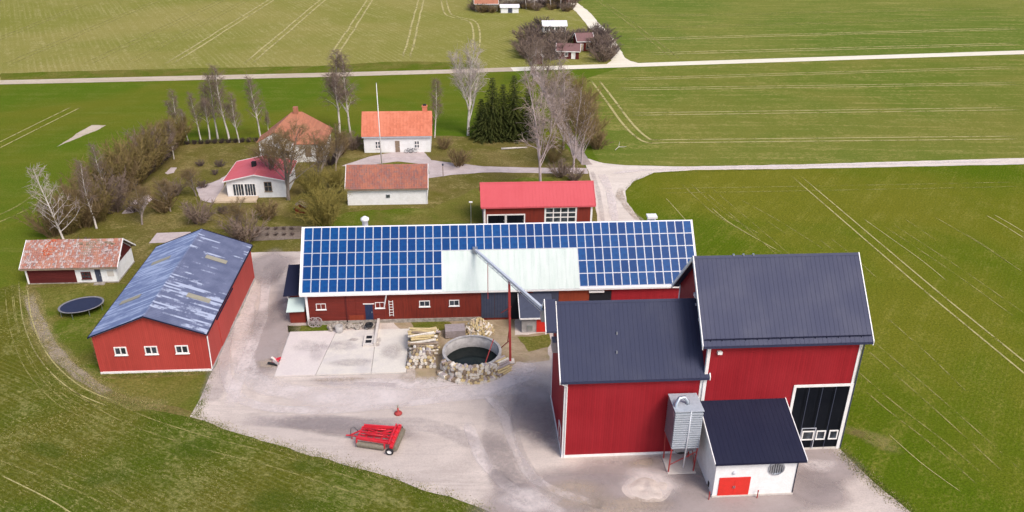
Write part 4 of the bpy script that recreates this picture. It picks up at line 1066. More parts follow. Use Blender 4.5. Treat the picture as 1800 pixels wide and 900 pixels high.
# --- small pump shed
ps = thing('pump_shed', 'small pale shed with slate roof and red door, under the conveyor', 'shed', (8.3, 81.8, 0))
MB().prism([(-1.3, .02), (1.7, .02), (1.7, 3.3), (-1.3, 2.05)], 'x', -1.57, 1.9).build('wall', 'grey_concrete', ps)
MB().add([(-1.8,-1.6,2.15),(2.1,-1.6,2.15),(2.1,1.72,3.6),(-1.8,1.72,3.6),(-1.8,-1.6,2.05),(2.1,-1.6,2.05),(2.1,1.72,3.5),(-1.8,1.72,3.5)], [(0,1,2,3),(7,6,5,4),(0,4,5,1),(1,5,6,2),(2,6,7,3),(3,7,4,0)]).build('roof', 'grey_door', ps)
MB().box(-1.8, 2.1, -1.68, -1.61, 1.98, 2.16).build('fascia', 'white_trim', ps)
MB().add([(-1.88,-1.62,2.02),(-1.8,-1.62,2.02),(-1.8,1.72,3.47),(-1.88,1.72,3.47),(-1.88,-1.62,2.22),(-1.8,-1.62,2.22),(-1.8,1.72,3.67),(-1.88,1.72,3.67)], [(0,3,2,1),(4,5,6,7),(0,1,5,4),(1,2,6,5),(2,3,7,6),(3,0,4,7)]).build('bargeboard', 'white_trim', ps)
MB().box(.15, 1.5, -1.36, -1.3, .1, 1.95).build('door', 'red_door', ps)
MB().box(-.95, -.3, -1.36, -1.3, .3, 1.0).build('hatch', 'galv', ps)

# --- grain auger from the barn roof to the hoist hood
A = Vector((1.55, 86.45, 8.0)); B = Vector((7.55, 64.6, 12.2))
au = thing('grain_conveyor', 'long galvanised grain conveyor on a red post between barn roof and grain barn', 'conveyor', (5.03, 74.5, 0))
O = au.location.copy()
def loc(p): return Vector(p)-O
MB().bar(loc(A), loc(B), .26, .30).build('conveyor_tube', 'galv_light', au)
MB().bar(loc(A+Vector((-.22, 0, -.26))), loc(B+Vector((-.22, 0, -.26))), .05, .05).build('stay_rail', 'galv', au)
MB().bar(loc(A+Vector((.2, 0, -.26))), loc(B+Vector((.2, 0, -.26))), .05, .05).build('stay_rail', 'galv', au)
for k in range(14):
    p = A.lerp(B, (k+.5)/14)
    MB().bar(loc(p+Vector((-.22, 0, -.26))), loc(p+Vector((.2, 0, -.26))), .04, .04).build('stay_rung', 'galv', au)
MB().box(*[v for pr_ in ((-.3, .3), (-.3, .3), (-.35, .25)) for v in pr_]).build('drive_head', 'galv', au, loc=loc(A))
MB().box(-.4, .5, -.5, .4, -.9, .3).build('delivery_spout', 'galv', au, loc=loc(B))
tt = (74.46-A.y)/(B.y-A.y); pt = A.lerp(B, tt)
MB().bar((0, 0, .1), loc(pt+Vector((0, 0, -.25))), .24, .24).build('post', 'red_steel', au)
MB().bar((0, 0, 2.9), loc((3.9, 76.2, .6)), .09, .09).build('brace', 'red_steel', au)
MB().bar((0, 0, 7.0), loc((4.1, 76.0, 5.4)), .09, .09).build('brace', 'red_steel', au)
MB().bar((0, 0, 5.6), loc((4.9, 77.2, 1.0)), .09, .09).build('brace', 'red_steel', au)
MB().box(-.45, .45, -.45, .45, 0, .2).build('base_block', 'concrete', au)
tp = A.lerp(B, .22)
MB().tube([loc(tp+Vector((0, 0, -.2))), loc((tp.x, tp.y+.0, 4.0))], .045, 6).build('stay_rod', 'red_steel', au)

# --- slurry pit with concrete ring
PC = Vector((.85, 74.75, 0))
pit = thing('slurry_tank', 'round concrete tank with dark water beside the log piles', 'tank', PC)
MB().lathe([(3.2, .0), (3.2, 1.45), (2.98, 1.45), (2.98, .0)], 48).build('tank_wall', 'grey_concrete', pit, True)
MB().lathe([(3.23, 1.38), (3.23, 1.5), (2.95, 1.5), (2.95, 1.38)], 48, close=True).build('rim', 'grey_concrete', pit)
t_ = NT('dark_tank_water'); n_ = t_.noise(t_.pos(), 1.5, 3)
M['water'] = t_.finish((.004, .008, .008), .15, 0, .25, n_, .01, .1)
MB().add([(2.97*math.cos(k*PI/20), 2.97*math.sin(k*PI/20), .08) for k in range(40)], [tuple(range(40))]).build('water', 'water', pit)
for k in range(8):
    MB().box(-2.2+k*.6, -2.15+k*.6, -2.0, -1.9, .06, .7).build('grating_bar', 'grey_concrete', pit)
MB().bar((1.2, -1.6, .2), (2.4, 1.2, 2.1), .08).build('pump_rod', 'red_steel', pit)

# --- concrete apron in three pours, low wall and inspection box
ap = struct(MB().box(-20.2, -6.2, 72.9, 81.9, .02, .06).build('concrete_apron', 'grey_concrete'))
for (a, b, c, d), mt in (((-20.15, -15.86, -14.78, -20.05), 'concrete_pink'), ((-15.8, -10.0, -10.12, -14.72), 'concrete'), ((-9.95, -6.28, -6.4, -10.06), 'concrete_cream')):
    vs = [(a, 72.95, z) for z in (.05,)]+[(b, 72.95, .05), (c, 81.85, .05), (d, 81.85, .05), (a, 72.95, .17), (b, 72.95, .17), (c, 81.85, .17), (d, 81.85, .17)]
    MB().add(vs, [(0,3,2,1),(4,5,6,7),(0,1,5,4),(1,2,6,5),(2,3,7,6),(3,0,4,7)]).build('slab', mt, ap)
tag(MB().box(-.14, .14, -2.7, 2.7, 0, .62).build('low_wall', 'concrete', None, loc=(-10.02, 80.9, .03)), 'low white concrete wall crossing the back of the concrete apron', 'wall')
ib = thing('inspection_box', 'small concrete box with two black openings on the apron', 'box', (-10.75, 79.3, .16))
MB().box(-.6, .55, -1.1, 1.1, 0, .28).build('body', 'concrete', ib)
for y in (-.45, .45): MB().box(-.35, .3, y-.28, y+.28, .28, .31).build('opening', 'dark_interior', ib)
for px, rx, ry in (((540,610), 2.0, 1.6), ((690,620), 1.5, 2.2), ((620,640), 3.2, 1.0), ((622,599), .7, .45), ((666,600), .35, .7), ((664,608), .3, .5), ((600,610), 2.2, 1.4), ((560,620), 1.2, 2.5)): blot('oil_stain', px, rx, ry, 0, 'tyre_dark' if rx > 1 else 'blot_dark', .178+rx*.002)
# ruined stone wall: each stone its own piece
sm = []
for k in range(5):
    b = bmesh.new(); bmesh.ops.create_icosphere(b, subdivisions=1, radius=.5)
    for v in b.verts: v.co *= random.uniform(.75, 1.15); v.co.z *= .75
    me = bpy.data.meshes.new('stone'); b.to_mesh(me); b.free(); me.materials.append(M['stone']); sm.append(me)
rw = thing('stone_footing', 'tumbled remains of a field stone wall along the red barn', 'stone wall', (-13, 82.7, 0))
for k in range(46):
    s_ = random.uniform(.3, .75)
    place('stone', random.choice(sm), rw, (random.uniform(-2.9, 2.6), random.gauss(0, .35), s_*.3), (random.random(), random.random(), random.random()*6), (s_, s_, s_))
bl = thing('concrete_ring', 'small grey concrete cylinder standing at the apron edge', 'ring', (-14.4, 81.6, .05))
MB().lathe([(.45, 0), (.45, .9), (.36, .9), (.36, .1), (0, .1)], 18).build('ring', 'grey_concrete', bl, True)
tr_ = thing('tyre_pile', 'worn black tyre lying on the stones by the low wall', 'tyre', (-11.0, 82.2, .5))
MB().lathe([(.25, 0), (.45, 0), (.5, .12), (.45, .25), (.25, .25)], 18, close=True).build('tyre', 'rubber', tr_, True)
# rubbish heap beside apron
jk = thing('junk_heap', 'small heap of pink and grey scrap by the concrete apron corner', 'scrap', (-20.6, 75.6, .03))
for k, mt in enumerate(['pink_roof2', 'red_paint', 'wood_grey', 'rubber', 'pink_roof2', 'concrete']):
    a = random.uniform(0, 3); d = Vector((math.cos(a), math.sin(a), random.uniform(0, .4)))*random.uniform(.3, .6)
    c = Vector((random.gauss(0, .3), random.gauss(0, .35), .25))
    MB().bar(c-d, c+d, random.uniform(.15, .45), random.uniform(.08, .2)).build('scrap_piece', mt, jk)

# --- log piles (every log its own piece, a few shared meshes)
def log_mesh(name, matside, matend, L, r, n=8, split=False):
    mb = MB(); k = n if not split else 3
    pts = [(-L/2, 0, 0), (0, random.uniform(-.02, .02), random.uniform(-.02, .02)), (L/2, 0, 0)]
    mb.tube(pts, [r*random.uniform(.9, 1.1) for _ in pts], k)
    me = mb.mesh(name, matside, False); me.materials.append(M[matend])
    for p in me.polygons:
        if len(p.vertices) == k and k != 4: p.material_index = 1
    return me
logs_long = [log_mesh('log', mt, 'wood_cream', L, .13) for mt in ('wood_cream', 'wood_white', 'wood_grey', 'wood_cream', 'wood_brown') for L in (2.6, 3.1)]
logs_short = [log_mesh('log', mt, me_, .55, r) for mt, me_, r in (('wood_white', 'wood_white', .2), ('wood_brown', 'wood_cream', .19), ('wood_cream', 'wood_white', .17), ('wood_grey', 'wood_white', .21), ('wood_brown', 'wood_brown', .16))]
splits = [log_mesh('log', mt, 'wood_cream', .75, .15, split=True) for mt in ('wood_cream', 'wood_pale', 'wood_white', 'wood_cream')]
rl = random.Random(12)
p1 = thing('log_pile', 'large pile of long split logs between concrete apron and round tank', 'log pile', (-4.55, 78.6, .03))
for lay in range(10):
    n = 21-lay*2+lay//4
    for i in range(n):
        y = -2.6+lay*.15+i*.27
        place('log', rl.choice(logs_long), p1, (rl.gauss(0, .12), y, .13+lay*.22), (rl.uniform(0, 6), rl.gauss(0, .06), rl.gauss(0, .12)), (rl.uniform(.8, 1.1), rl.uniform(.8, 1.2), rl.uniform(.8, 1.2)))
p2 = thing('log_pile', 'pile of short round firewood with pale cut ends, end of the large log pile', 'log pile', (-4.7, 75.0, .03))
for lay in range(5):
    for i in range(9-lay):
        for row in range(3):
            place('log', rl.choice(logs_short), p2, (-1.45+lay*.18+i*.36+rl.gauss(0, .03), row*.55-1.0+lay*.12, .18+lay*.33), (0, rl.uniform(0, .05), PI/2+rl.gauss(0, .12)))
p3 = thing('plank_stack', 'neat stack of grey weathered boards behind the round tank', 'plank stack', (-1.0, 80.4, .03), R(3))
for lay in range(7):
    for i in range(5):
        MB().box(-1.15, 1.15, -.8+i*.33, -.8+i*.33+.3, .12+lay*.13, .12+lay*.13+.1).build('plank', rl.choice(['wood_grey', 'wood_grey', 'wood_grey', 'wood_brown']), p3).rotation_euler.z = rl.gauss(0, .012)
for s in (-.8, .8): MB().box(s-.06, s+.06, -.85, .85, 0, .12).build('bearer', 'wood_brown', p3)
p4 = thing('firewood_heap', 'loose heap of freshly split yellow firewood behind the round tank', 'log pile', (1.75, 81.0, .03))
for k in range(230):
    a = rl.uniform(0, 2*PI); q = math.sqrt(rl.random()); x = q*math.cos(a)*1.65; y = q*math.sin(a)*1.35
    h = max(.1, 1.45*(1-q*q)*rl.uniform(.65, 1.0))
    place('log', rl.choice(splits), p4, (x, y, h), (rl.uniform(0, 6), rl.uniform(.2, 1.3), rl.gauss(-PI/2, .5)))
p5 = thing('firewood_row', 'curved row of stacked round firewood with white cut ends, before the round tank', 'log pile', (PC.x, PC.y, .03))
for k in range(32):
    a = R(208+k*3.5)
    for lay in range(5 if 4 < k < 28 else 4):
        for ring in (3.55, 4.1):
            if ring > 4 and lay > 0: continue
            rr_ = ring+rl.gauss(0, .06)
            sc_ = rl.uniform(.85, 1.2)
            place('log', rl.choice(logs_short), p5, (rr_*math.cos(a), rr_*math.sin(a), .2+lay*.36), (0, rl.gauss(0, .08), a+rl.gauss(0, .18)), (1, sc_, sc_))
p6 = thing('log_pile', 'small slanting pile of yellow split poles by the red conveyor post', 'log pile', (3.75, 72.9, .03), R(38))
for lay in range(6):
    for i in range(8-lay):
        place('log', rl.choice(logs_long), p6, (rl.gauss(0, .05), -.9+lay*.13+i*.27, .13+lay*.23), (rl.uniform(0, 6), 0, rl.gauss(0, .04)), (.62, 1, 1))

# --- red folding roller parked in the yard
ro = thing('field_roller', 'red folding field roller implement parked on the gravel yard', 'farm implement', (-8.2, 61.7, .04), R(-12)); ro.scale = (.92, .84, .82)
def rbar(a, b, w_=.14, h=.14, mt='red_paint', nm='frame_beam', par=ro): return MB().bar(a, b, w_, h).build(nm, mt, par)
for y in (-.75, -.25, .25, .75, 1.15): rbar((-2.1, y*.9, .95), (1.35, y*1.15, 1.02), .13, .18)
for x in (-2.0, -1.2, -.4, .4, 1.2): rbar((x, -.95, .88), (x, 1.25, .92), .13, .13)
rbar((-2.1, -.95, 1.05), (1.4, -1.15, .95), .22, .26); rbar((-1.9, 1.25, 1.1), (1.4, 1.45, 1.05), .22, .26)
rbar((-1.6, -.5, 1.15), (1.0, .5, 1.2), .1, .1); rbar((-1.6, .7, 1.15), (1.0, -.3, 1.2), .1, .1)
for y in (-.4, .6): MB().tube([(-1.3, y, 1.25), (.6, y, 1.3)], .07, 8).build('hydraulic_ram', 'red_paint', ro, True)
rbar((1.75, -1.75, .85), (1.75, 2.0, 1.0), .34, .34); rbar((1.45, -1.5, 1.15), (1.45, 1.8, 1.3), .16, .16)
for y in (-1.1, -.2, .7, 1.5): rbar((1.4, y, .95), (1.8, y, 1.25), .2, .3)
for y in (1.7, 1.3): rbar((1.7, y, 1.0), (1.75, y, 1.35), .16, .16)
rbar((-2.1, -.5, .85), (-3.1, 0, .5), .13, .13, nm='drawbar'); rbar((-2.1, .6, .85), (-3.1, 0, .5), .13, .13, nm='drawbar'); rbar((-3.1, 0, .5), (-3.5, 0, .45), .14, .1, nm='drawbar')
MB().tube([(-2.3, .4, .9), (-2.8, .5, 1.35), (-3.0, .2, 1.3), (-3.0, 0, .6)], .035, 6).build('hose', 'rubber', ro)
MB().bar((-2.9, 0, .5), (-2.9, 0, .0), .08).build('parking_stand', 'red_paint', ro)
def drum(a, b, r_):
    d = MB().tube([a, b], r_, 14).build('roller_drum', 'rust', ro)
    a, b = Vector(a), Vector(b); n = int((b-a).length/.16)
    for k in range(n):
        p = a.lerp(b, (k+.5)/n); dd = (b-a).normalized()*.035
        MB().tube([p-dd, p+dd], r_+.05, 14).build('ring', 'rust', d)
drum((-2.0, -1.12, .36), (.9, -1.3, .36), .28)
drum((-1.9, 1.5, .36), (.9, 1.65, .36), .28)
drum((2.05, -1.55, .52), (2.05, 1.85, .52), .28)
for y in (-1.95, 2.15):
    wh = bpy.data.objects.new('wheel', None); COL.objects.link(wh); wh.parent = ro; wh.location = (1.62, y, .42); wh.rotation_euler = (PI/2, 0, 0)
    MB().lathe([(.24, -.12), (.38, -.13), (.42, -.07), (.42, .07), (.38, .13), (.24, .12)], 20, close=True).build('tyre', 'rubber', wh, True)
    MB().lathe([(0, -.06), (.25, -.1), (.25, .1), (0, .06)], 16).build('rim', 'white_trim', wh)
for x, y in ((-2.0, -1.2), (.95, -1.38), (-1.9, 1.58)):
    MB().bar((x, y, .3), (x, y, 1.0), .1, .16).build('bearing_arm', 'red_paint', ro)
# red stand post on a round foot
co = thing('post_stand', 'short red post stand with round foot on the gravel', 'stand', (-6.67, 65.9, .04))
MB().lathe([(0, 0), (.38, 0), (.4, .1), (.32, .2), (.12, .26), (.09, .3), (.09, .75), (.0, .75)], 18).build('foot', 'red_steel', co, True)
MB().tube([(0, 0, .75), (0, 0, 1.05)], .07, 8).build('cap', 'skylight', co)

# --- trampoline
tm = thing('trampoline', 'oval navy trampoline with grey padded edge on the lawn', 'trampoline', (-45.9, 88.15, .03), R(24))
MB().add([(2.3*math.cos(k*PI/24), 1.72*math.sin(k*PI/24), .88) for k in range(48)], [tuple(range(48))]).build('jumping_mat', 'tramp_mat', tm)
MB().lathe([(1, .9), (1.1, .93), (1.1, .86), (1, .84)], 48, sx=2.3, sy=1.74, close=True).build('padded_edge', 'tramp_pad', tm, True)
for k in range(8):
    t = k*PI/4+.3; MB().tube([(2.4*math.cos(t), 1.82*math.sin(t), .86), (2.4*math.cos(t), 1.82*math.sin(t), 0)], .03, 6).build('leg', 'galv', tm)

# --- poles and small yard things
fp = thing('flagpole', 'tall white flagpole with knob standing before the orange roofed cottage', 'flagpole', g(671, 290))
top = aty(661, 147, fp.location.y).z
MB().tube([(0, 0, 0), (0, 0, top*.5), (0, 0, top)], [.11, .09, .05], 8).build('pole', 'white_trim', fp, True); MB().lathe([(0, top+.2), (.12, top+.1), (0, top)], 10).build('knob', 'skylight', fp)
lp = thing('lamp_post', 'thin grey yard lamp post beside the red garage', 'lamp post', g(828, 395))
MB().tube([(0, 0, 0), (0, 0, 3.6)], .05, 8).build('pole', 'galv', lp); MB().box(-.25, .25, -.12, .12, 3.6, 3.75).build('lamp_head', 'white_trim', lp)
lp2 = thing('path_light', 'low dark post light beside the garden path', 'lamp post', g(779, 312))
MB().tube([(0, 0, 0), (0, 0, 2.2)], .06, 8).build('pole', 'wood_brown', lp2); MB().box(-.14, .14, -.14, .14, 2.2, 2.5).build('lamp_head', 'grey_door', lp2)
ch = thing('vent_cowl', 'white round vent cowl behind the solar barn ridge', 'vent', (-11.5, 89.7, 9.3))
MB().lathe([(.35, 0), (.35, 1.3), (.5, 1.35), (.5, 1.6), (.15, 1.85), (0, 1.85)], 16).build('cowl', 'white_trim', ch, True)
mbx = thing('white_cowl', 'white box shaped roof vent behind the solar barn ridge', 'vent', (23.2, 89.6, 9.5))
MB().box(-.45, .45, -.35, .35, 0, .9).build('body', 'white_trim', mbx); MB().box(-.6, .6, -.5, .5, .9, 1.15).build('cap', 'white_trim', mbx); MB().box(-.3, .3, -.37, -.35, .35, .7).build('opening', 'dark_interior', mbx)
# bicycles / garden furniture on the cottage terrace
for x in (-9.2, -8.4):
    bk = thing('bicycle', 'dark bicycle parked at the white cottage wall', 'bicycle', (x-.3, 144.5, .05), R(5), 'bicycles at the cottage')
    for dx in (-.45, .45):
        wl = MB().lathe([(.3, -.02), (.35, -.02), (.35, .02), (.3, .02)], 16, close=True).build('wheel', 'rubber', bk); wl.rotation_euler = (PI/2, 0, 0); wl.location = (dx, 0, .35)
    MB().bar((-.45, 0, .35), (-.1, 0, .8), .05).bar((-.1, 0, .8), (.4, 0, .8), .05).bar((.4, 0, .85), (.45, 0, .35), .05).bar((-.1, 0, .8), (0, 0, .35), .05).build('frame', 'grey_door', bk)
    MB().box(-.22, 0, -.07, .07, .86, .92).build('saddle', 'rubber', bk); MB().bar((.38, -.25, .98), (.38, .25, .98), .04).build('handlebar', 'galv', bk)
# fallen trunk
tag(MB().tube([(-2.6, 0, .18), (0, .05, .2), (2.4, .2, .16)], [.2, .17, .1], 8).build('fallen_birch', 'bark_white', None, True, g(905, 262), R(6)), 'pale fallen birch trunk lying on the lawn near the spruces', 'trunk')
# small doghouse by the willow
dg = thing('dog_house', 'tiny brown gabled hut beneath the olive willow', 'hut', g(530, 372))
MB().prism([(-.8, .02), (.8, .02), (.8, 1.0), (0, 1.6), (-.8, 1.0)], 'y', -.8, .8).build('wall', 'red_old', dg)
for s in (-1, 1): MB().add([(s*1.0,-1,.95),(0,-1,1.75),(0,1,1.75),(s*1.0,1,.95),(s*1.0,-1,.87),(0,-1,1.67),(0,1,1.67),(s*1.0,1,.87)], [(0,1,2,3),(7,6,5,4),(0,4,5,1),(1,5,6,2),(2,6,7,3),(3,7,4,0)]).build('roof', 'wood_brown', dg)
# gravel heap by the bin
gh = MB()
nr, na = 9, 40
for i in range(nr+1):
    for k in range(na):
        a = k*2*PI/na; q = i/nr
        rx = 2.3*q*(1+.2*noise.noise(Vector((math.cos(a), math.sin(a), 2)))); ry = 1.7*q*(1+.25*noise.noise(Vector((math.cos(a), math.sin(a), 5))))
        x, y = rx*math.cos(a), ry*math.sin(a)
        gh.v.append((x, y, .2*(1-q*q)**1.2*(1+.9*noise.noise(Vector((x*1.3, y*1.3, 0))))+.0))
for i in range(nr):
    for k in range(na): gh.f.append((i*na+k, i*na+(k+1) % na, (i+1)*na+(k+1) % na, (i+1)*na+k))
tag(gh.build('sand_heap', 'yard', None, True, (15.8, 54.0, .03)), 'low spread heap of pale sand on the gravel near the hopper', 'sand heap')
# ------------------------------------------------------------------ trees
def fast_tube(mb, pts, rad, n=3):
    mb.tube(pts, rad, n, cap=False)
def bare_tree(seed, h, r0=.16, lean=(0, 0), first=.3, nb=26, blen=.30, rise=.9, sub=5, tw=6, twl=.9, twr=.018, droop=.0, tm='bark_white', cm='twig_purple', fork=0, wob=.03):
    rd = random.Random(seed)
    T, C = MB(), MB()
    def rv(s_): return Vector((rd.gauss(0, s_), rd.gauss(0, s_), rd.gauss(0, s_)))
    stems = []
    def stem(p0, dirv, L, r_, nseg=7):
        pts = [Vector(p0)]; d = Vector(dirv).normalized()
        for i in range(nseg):
            d = (d+rv(wob)+Vector((0, 0, .03))).normalized()
            pts.append(pts[-1]+d*(L/nseg))
        rads = [max(.02, r_*(1-.86*(i/nseg)**.9)) for i in range(nseg+1)]
        fast_tube(T, pts, rads, 6); stems.append((pts, rads)); return pts
    main = stem((0, 0, -.1), (lean[0], lean[1], 1), h, r0)
    for k in range(fork):
        t = rd.uniform(.18, .45); i = int(t*7); a = rd.uniform(0, 2*PI)
        stem(main[i], (math.cos(a)*.45+lean[0], math.sin(a)*.45+lean[1], 1), h*(1-t)*rd.uniform(.75, .95), r0*(1-t)*.75)
    def twigs(p, d, L, cnt):
        for _ in range(cnt):
            dd = (d*.7+rv(.55)+Vector((0, 0, -droop))).normalized(); l = L*rd.uniform(.5, 1.2)
            q = p+dd*l*.5; e = q+(dd+rv(.25)+Vector((0, 0, -droop*1.3))).normalized()*l*.5
            C.tube([p, q, e], [twr, twr*.8, twr*.4], 3, cap=False)
    for si, (pts, rads) in enumerate(stems):
        cnt = nb if si == 0 else max(6, nb//2)
        for b in range(cnt):
            t = first+(1-first)*((b+rd.random())/cnt) if si == 0 else .25+.75*((b+rd.random())/cnt)
            f = min(t, .999)*7; i = int(f); p = pts[i].lerp(pts[i+1], f-i); r_ = rads[i]
            a = b*2.4+rd.uniform(-.5, .5)
            L = h*blen*(1.15-t)*rd.uniform(.65, 1.15)*(1 if si == 0 else .8)+.4
            d = Vector((math.cos(a), math.sin(a), rise*rd.uniform(.7, 1.3))).normalized()
            bp = [p]; 
            for s_ in range(4):
                d = (d+rv(.10)+Vector((0, 0, .06-droop*.08*s_))).normalized(); bp.append(bp[-1]+d*L/4)
            rr_ = max(.018, r_*.42)
            fast_tube(T, bp, [rr_, rr_*.75, rr_*.55, rr_*.4, rr_*.2], 4)
            for s_ in range(sub):
                ff = .25+.75*(s_+rd.random())/sub; ff = min(ff, .99)*4; j = int(ff); q = bp[j].lerp(bp[j+1], ff-j)
                sd_ = (d+rv(.5)+Vector((0, 0, .1))).normalized(); sl2 = L*.35*rd.uniform(.6, 1.3)
                e = q+sd_*sl2
                C.tube([q, q.lerp(e, .5)+rv(.04), e], [twr*1.6, twr*1.3, twr*.8], 3, cap=False)
                twigs(q.lerp(e, .6), sd_, twl, tw//2); twigs(e, sd_, twl, tw-tw//2)
            twigs(bp[-1], d, twl, 3)
    return T.mesh('trunk', tm, True), C.mesh('crown', cm)
def bush(seed, h, w_, stems=26, tw=16, twl=.6, twr=.02, cm='twig_brown', arch=.4, leaf=0, lm=None):
    rd = random.Random(seed); T, C = MB(), MB()
    for k in range(stems):
        a = rd.uniform(0, 2*PI); q = math.sqrt(rd.random()); b = Vector((math.cos(a)*q*w_*.18, math.sin(a)*q*w_*.18, -.05))
        d = Vector((math.cos(a)*q*w_*.5/h*1.3, math.sin(a)*q*w_*.5/h*1.3, 1)).normalized()
        L = h*rd.uniform(.7, 1.05); pts = [b]
        for s_ in range(4):
            d = (d+Vector((rd.gauss(0, .1), rd.gauss(0, .1), -arch*.12*s_))).normalized(); pts.append(pts[-1]+d*L/4)
        T.tube(pts, [twr*2.2, twr*1.8, twr*1.4, twr, twr*.6], 3, cap=False)
        for s_ in range(tw):
            f = rd.uniform(.8, 3.98); i = int(f); p = pts[i].lerp(pts[i+1], f-i)
            dd = (d+Vector((rd.gauss(0, .7), rd.gauss(0, .7), rd.gauss(.1, .5)))).normalized()*twl*rd.uniform(.5, 1.3)
            C.tube([p, p+dd*.55, p+dd+Vector((0, 0, -arch*.1))], [twr, twr*.8, twr*.4], 3, cap=False)
            for _ in range(leaf):
                c = p+dd*rd.random()+Vector((rd.gauss(0, .08), rd.gauss(0, .08), rd.gauss(0, .08))); s2 = rd.uniform(.04, .09)
                u = Vector((rd.gauss(0, 1), rd.gauss(0, 1), rd.gauss(0, 1))).normalized(); v = u.orthogonal().normalized()
                C.add([c-u*s2, c+v*s2*.6, c+u*s2, c-v*s2*.6], [(0, 1, 2, 3)])
    return T.mesh('stems', cm), C.mesh('twigs', cm if not lm else lm)
def spruce(seed, h, w_):
    rd = random.Random(seed); T, C = MB(), MB()
    T.tube([(0, 0, 0), (0, 0, h*.5), (0, 0, h*.97)], [h*.016, h*.01, .02], 6, cap=False)
    nl = int(h*2.6)
    for l in range(nl):
        t = (l+.5)/nl; z = h*(.05+.94*t); rad = w_/2*(1-t)**.85*rd.uniform(.8, 1.12)+.12
        nb = max(5, int(12*(1-t)+4))
        for b in range(nb):
            a = b*2*PI/nb+rd.uniform(-.3, .3)+l*.7; L = rad*rd.uniform(.7, 1.12)
            d = Vector((math.cos(a), math.sin(a), 0)); sd_ = Vector((-d.y, d.x, 0))
            p = Vector((0, 0, z)); k = max(3, int(L/.28))
            for s_ in range(k):
                f = (s_+.6)/k; c = p+d*L*f+Vector((0, 0, -.28*L*f*f+.06*L*f))
                sw = .30*(1.1-f*.6)*rd.uniform(.7, 1.2)
                for sg in (-1, 1):
                    e = c+sd_*sg*sw*1.1+d*.22+Vector((0, 0, -.16+rd.gauss(0, .06)))
                    C.add([c, c+d*.34+Vector((0, 0, -.05)), e], [(0, 1, 2)])
                c2 = c+Vector((0, 0, -.3*rd.random()))
                C.add([c-sd_*.12, c+sd_*.12, c2+d*.1], [(0, 1, 2)])
    return T.mesh('trunk', 'bark_grey', True), C.mesh('crown', 'needles')
def put_tree(name, meshes, loc, s, label, cat, group=None, rz=0, names=('trunk', 'crown'), sz=None):
    o = thing(name, label, cat, (loc.x, loc.y, 0), rz, group); o.scale = (s, s, sz or s)
    for me, n_ in zip(meshes, names): place(n_, me, o)
    return o
H0 = 12.0
BIR = [bare_tree(100+k, H0, .19, (rd_, rd2), .30, 26, .20, 1.4, 5, 6, 1.1, .017, .35, 'bark_white', 'twig_purple', fork, .045)
       for k, (rd_, rd2, fork) in enumerate([(-.10, 0, 0), (-.06, .05, 1), (-.12, -.04, 0), (.02, .02, 1), (-.04, -.05, 0)])]
def px_h(base, top):      # height in metres from base and top pixels
    b = g(*base); return b, aty(top[0], top[1], b.y).z
row = [((332,253),(318,195)), ((320,246),(304,163)), ((353,246),(334,165)), ((369,246),(351,150)), ((383,244),(368,132)), ((404,250),(389,122)),
       ((421,251),(415,168)), ((459,246),(441,138)), ((472,234),(472,196))]
for k, (b, t) in enumerate(row):
    p, h = px_h(b, t)
    put_tree('birch_tree', BIR[k % 5], p, h/H0, 'slender white birch in the row along the back of the garden', 'tree', 'birches along the back of the garden', rz=(0, .5, -.4, .2, -.2)[k % 5])
for k, (b, t) in enumerate([((597,236),(588,92)), ((616,234),(612,98))]):
    p, h = px_h(b, t)
    put_tree('birch_tree', BIR[3 if k == 0 else 1], p, h/H0*.98, 'tall white birch of the pair beside the orange roofed cottage', 'tree', 'birch pair by the cottage', rz=1.2*k)
p, h = px_h((764,242), (755,143)); put_tree('birch_tree', BIR[4], p, h/H0, 'thin pale birch at the chimney end of the cottage', 'tree', rz=1)
wht = bare_tree(131, H0, .17, (-.16, 0), .12, 30, .34, .95, 4, 4, .8, .018, 0, 'bark_white', 'twig_white', 0, .03)
p, h = px_h((113,424), (75,296)); put_tree('birch_tree', wht, p, h/H0, 'bare bright white birch behind the old tiled outbuilding', 'tree')
for k, (b, t) in enumerate([((170,402),(131,290)), ((190,352),(166,255)), ((306,280),(297,215))]):
    p, h = px_h(b, t); put_tree('birch_tree', BIR[(k*2) % 5], p, h/H0, 'white birch stem rising out of the brown garden hedge', 'tree', 'birches in the brown hedge', rz=-.3+.3*k)
big = bare_tree(140, H0, .24, (.03, 0), .30, 26, .38, 1.5, 5, 4, .9, .015, 0, 'bark_white', 'twig_white', 3, .04)
p, h = px_h((823,238), (830,86)); put_tree('broad_birch', big, p, h/H0, 'broad many stemmed pale tree beside the dark spruces', 'tree')
big2 = bare_tree(141, H0, .17, (-.02, 0), .22, 22, .28, 1.5, 5, 4, .9, .015, .1, 'bark_pink', 'twig_pink', 2, .045)
big3 = bare_tree(142, H0, .16, (.06, 0), .12, 22, .38, 1.1, 5, 4, .9, .015, 0, 'bark_pink', 'twig_brown', 4, .06)
big4 = bare_tree(143, H0, .15, (.0, 0), .15, 22, .32, 1.1, 5, 4, .9, .017, 0, 'bark_pink', 'twig_purple', 3, .05)
p, h = px_h((950,343), (938,130)); put_tree('birch_tree', big2, p, h/H0, 'tall forked pinkish birch just behind the red garage', 'tree')
for k, (b, t, me, rz) in enumerate([((1008,300),(1000,150),big3,.3), ((1022,288),(1030,170),big3,2.4), ((990,262),(975,120),big2,1.6), ((968,232),(958,95),big2,3.1), ((950,190),(948,80),big4,.7), ((938,150),(930,72),big4,2.2), ((1000,225),(1000,140),big4,4.2)]):
    p, h = px_h(b, t); put_tree('lane_tree', me, p, h/H0, 'bare pinkish tree with dense twigs in the row along the narrow lane', 'tree', 'trees along the narrow lane', rz=rz)
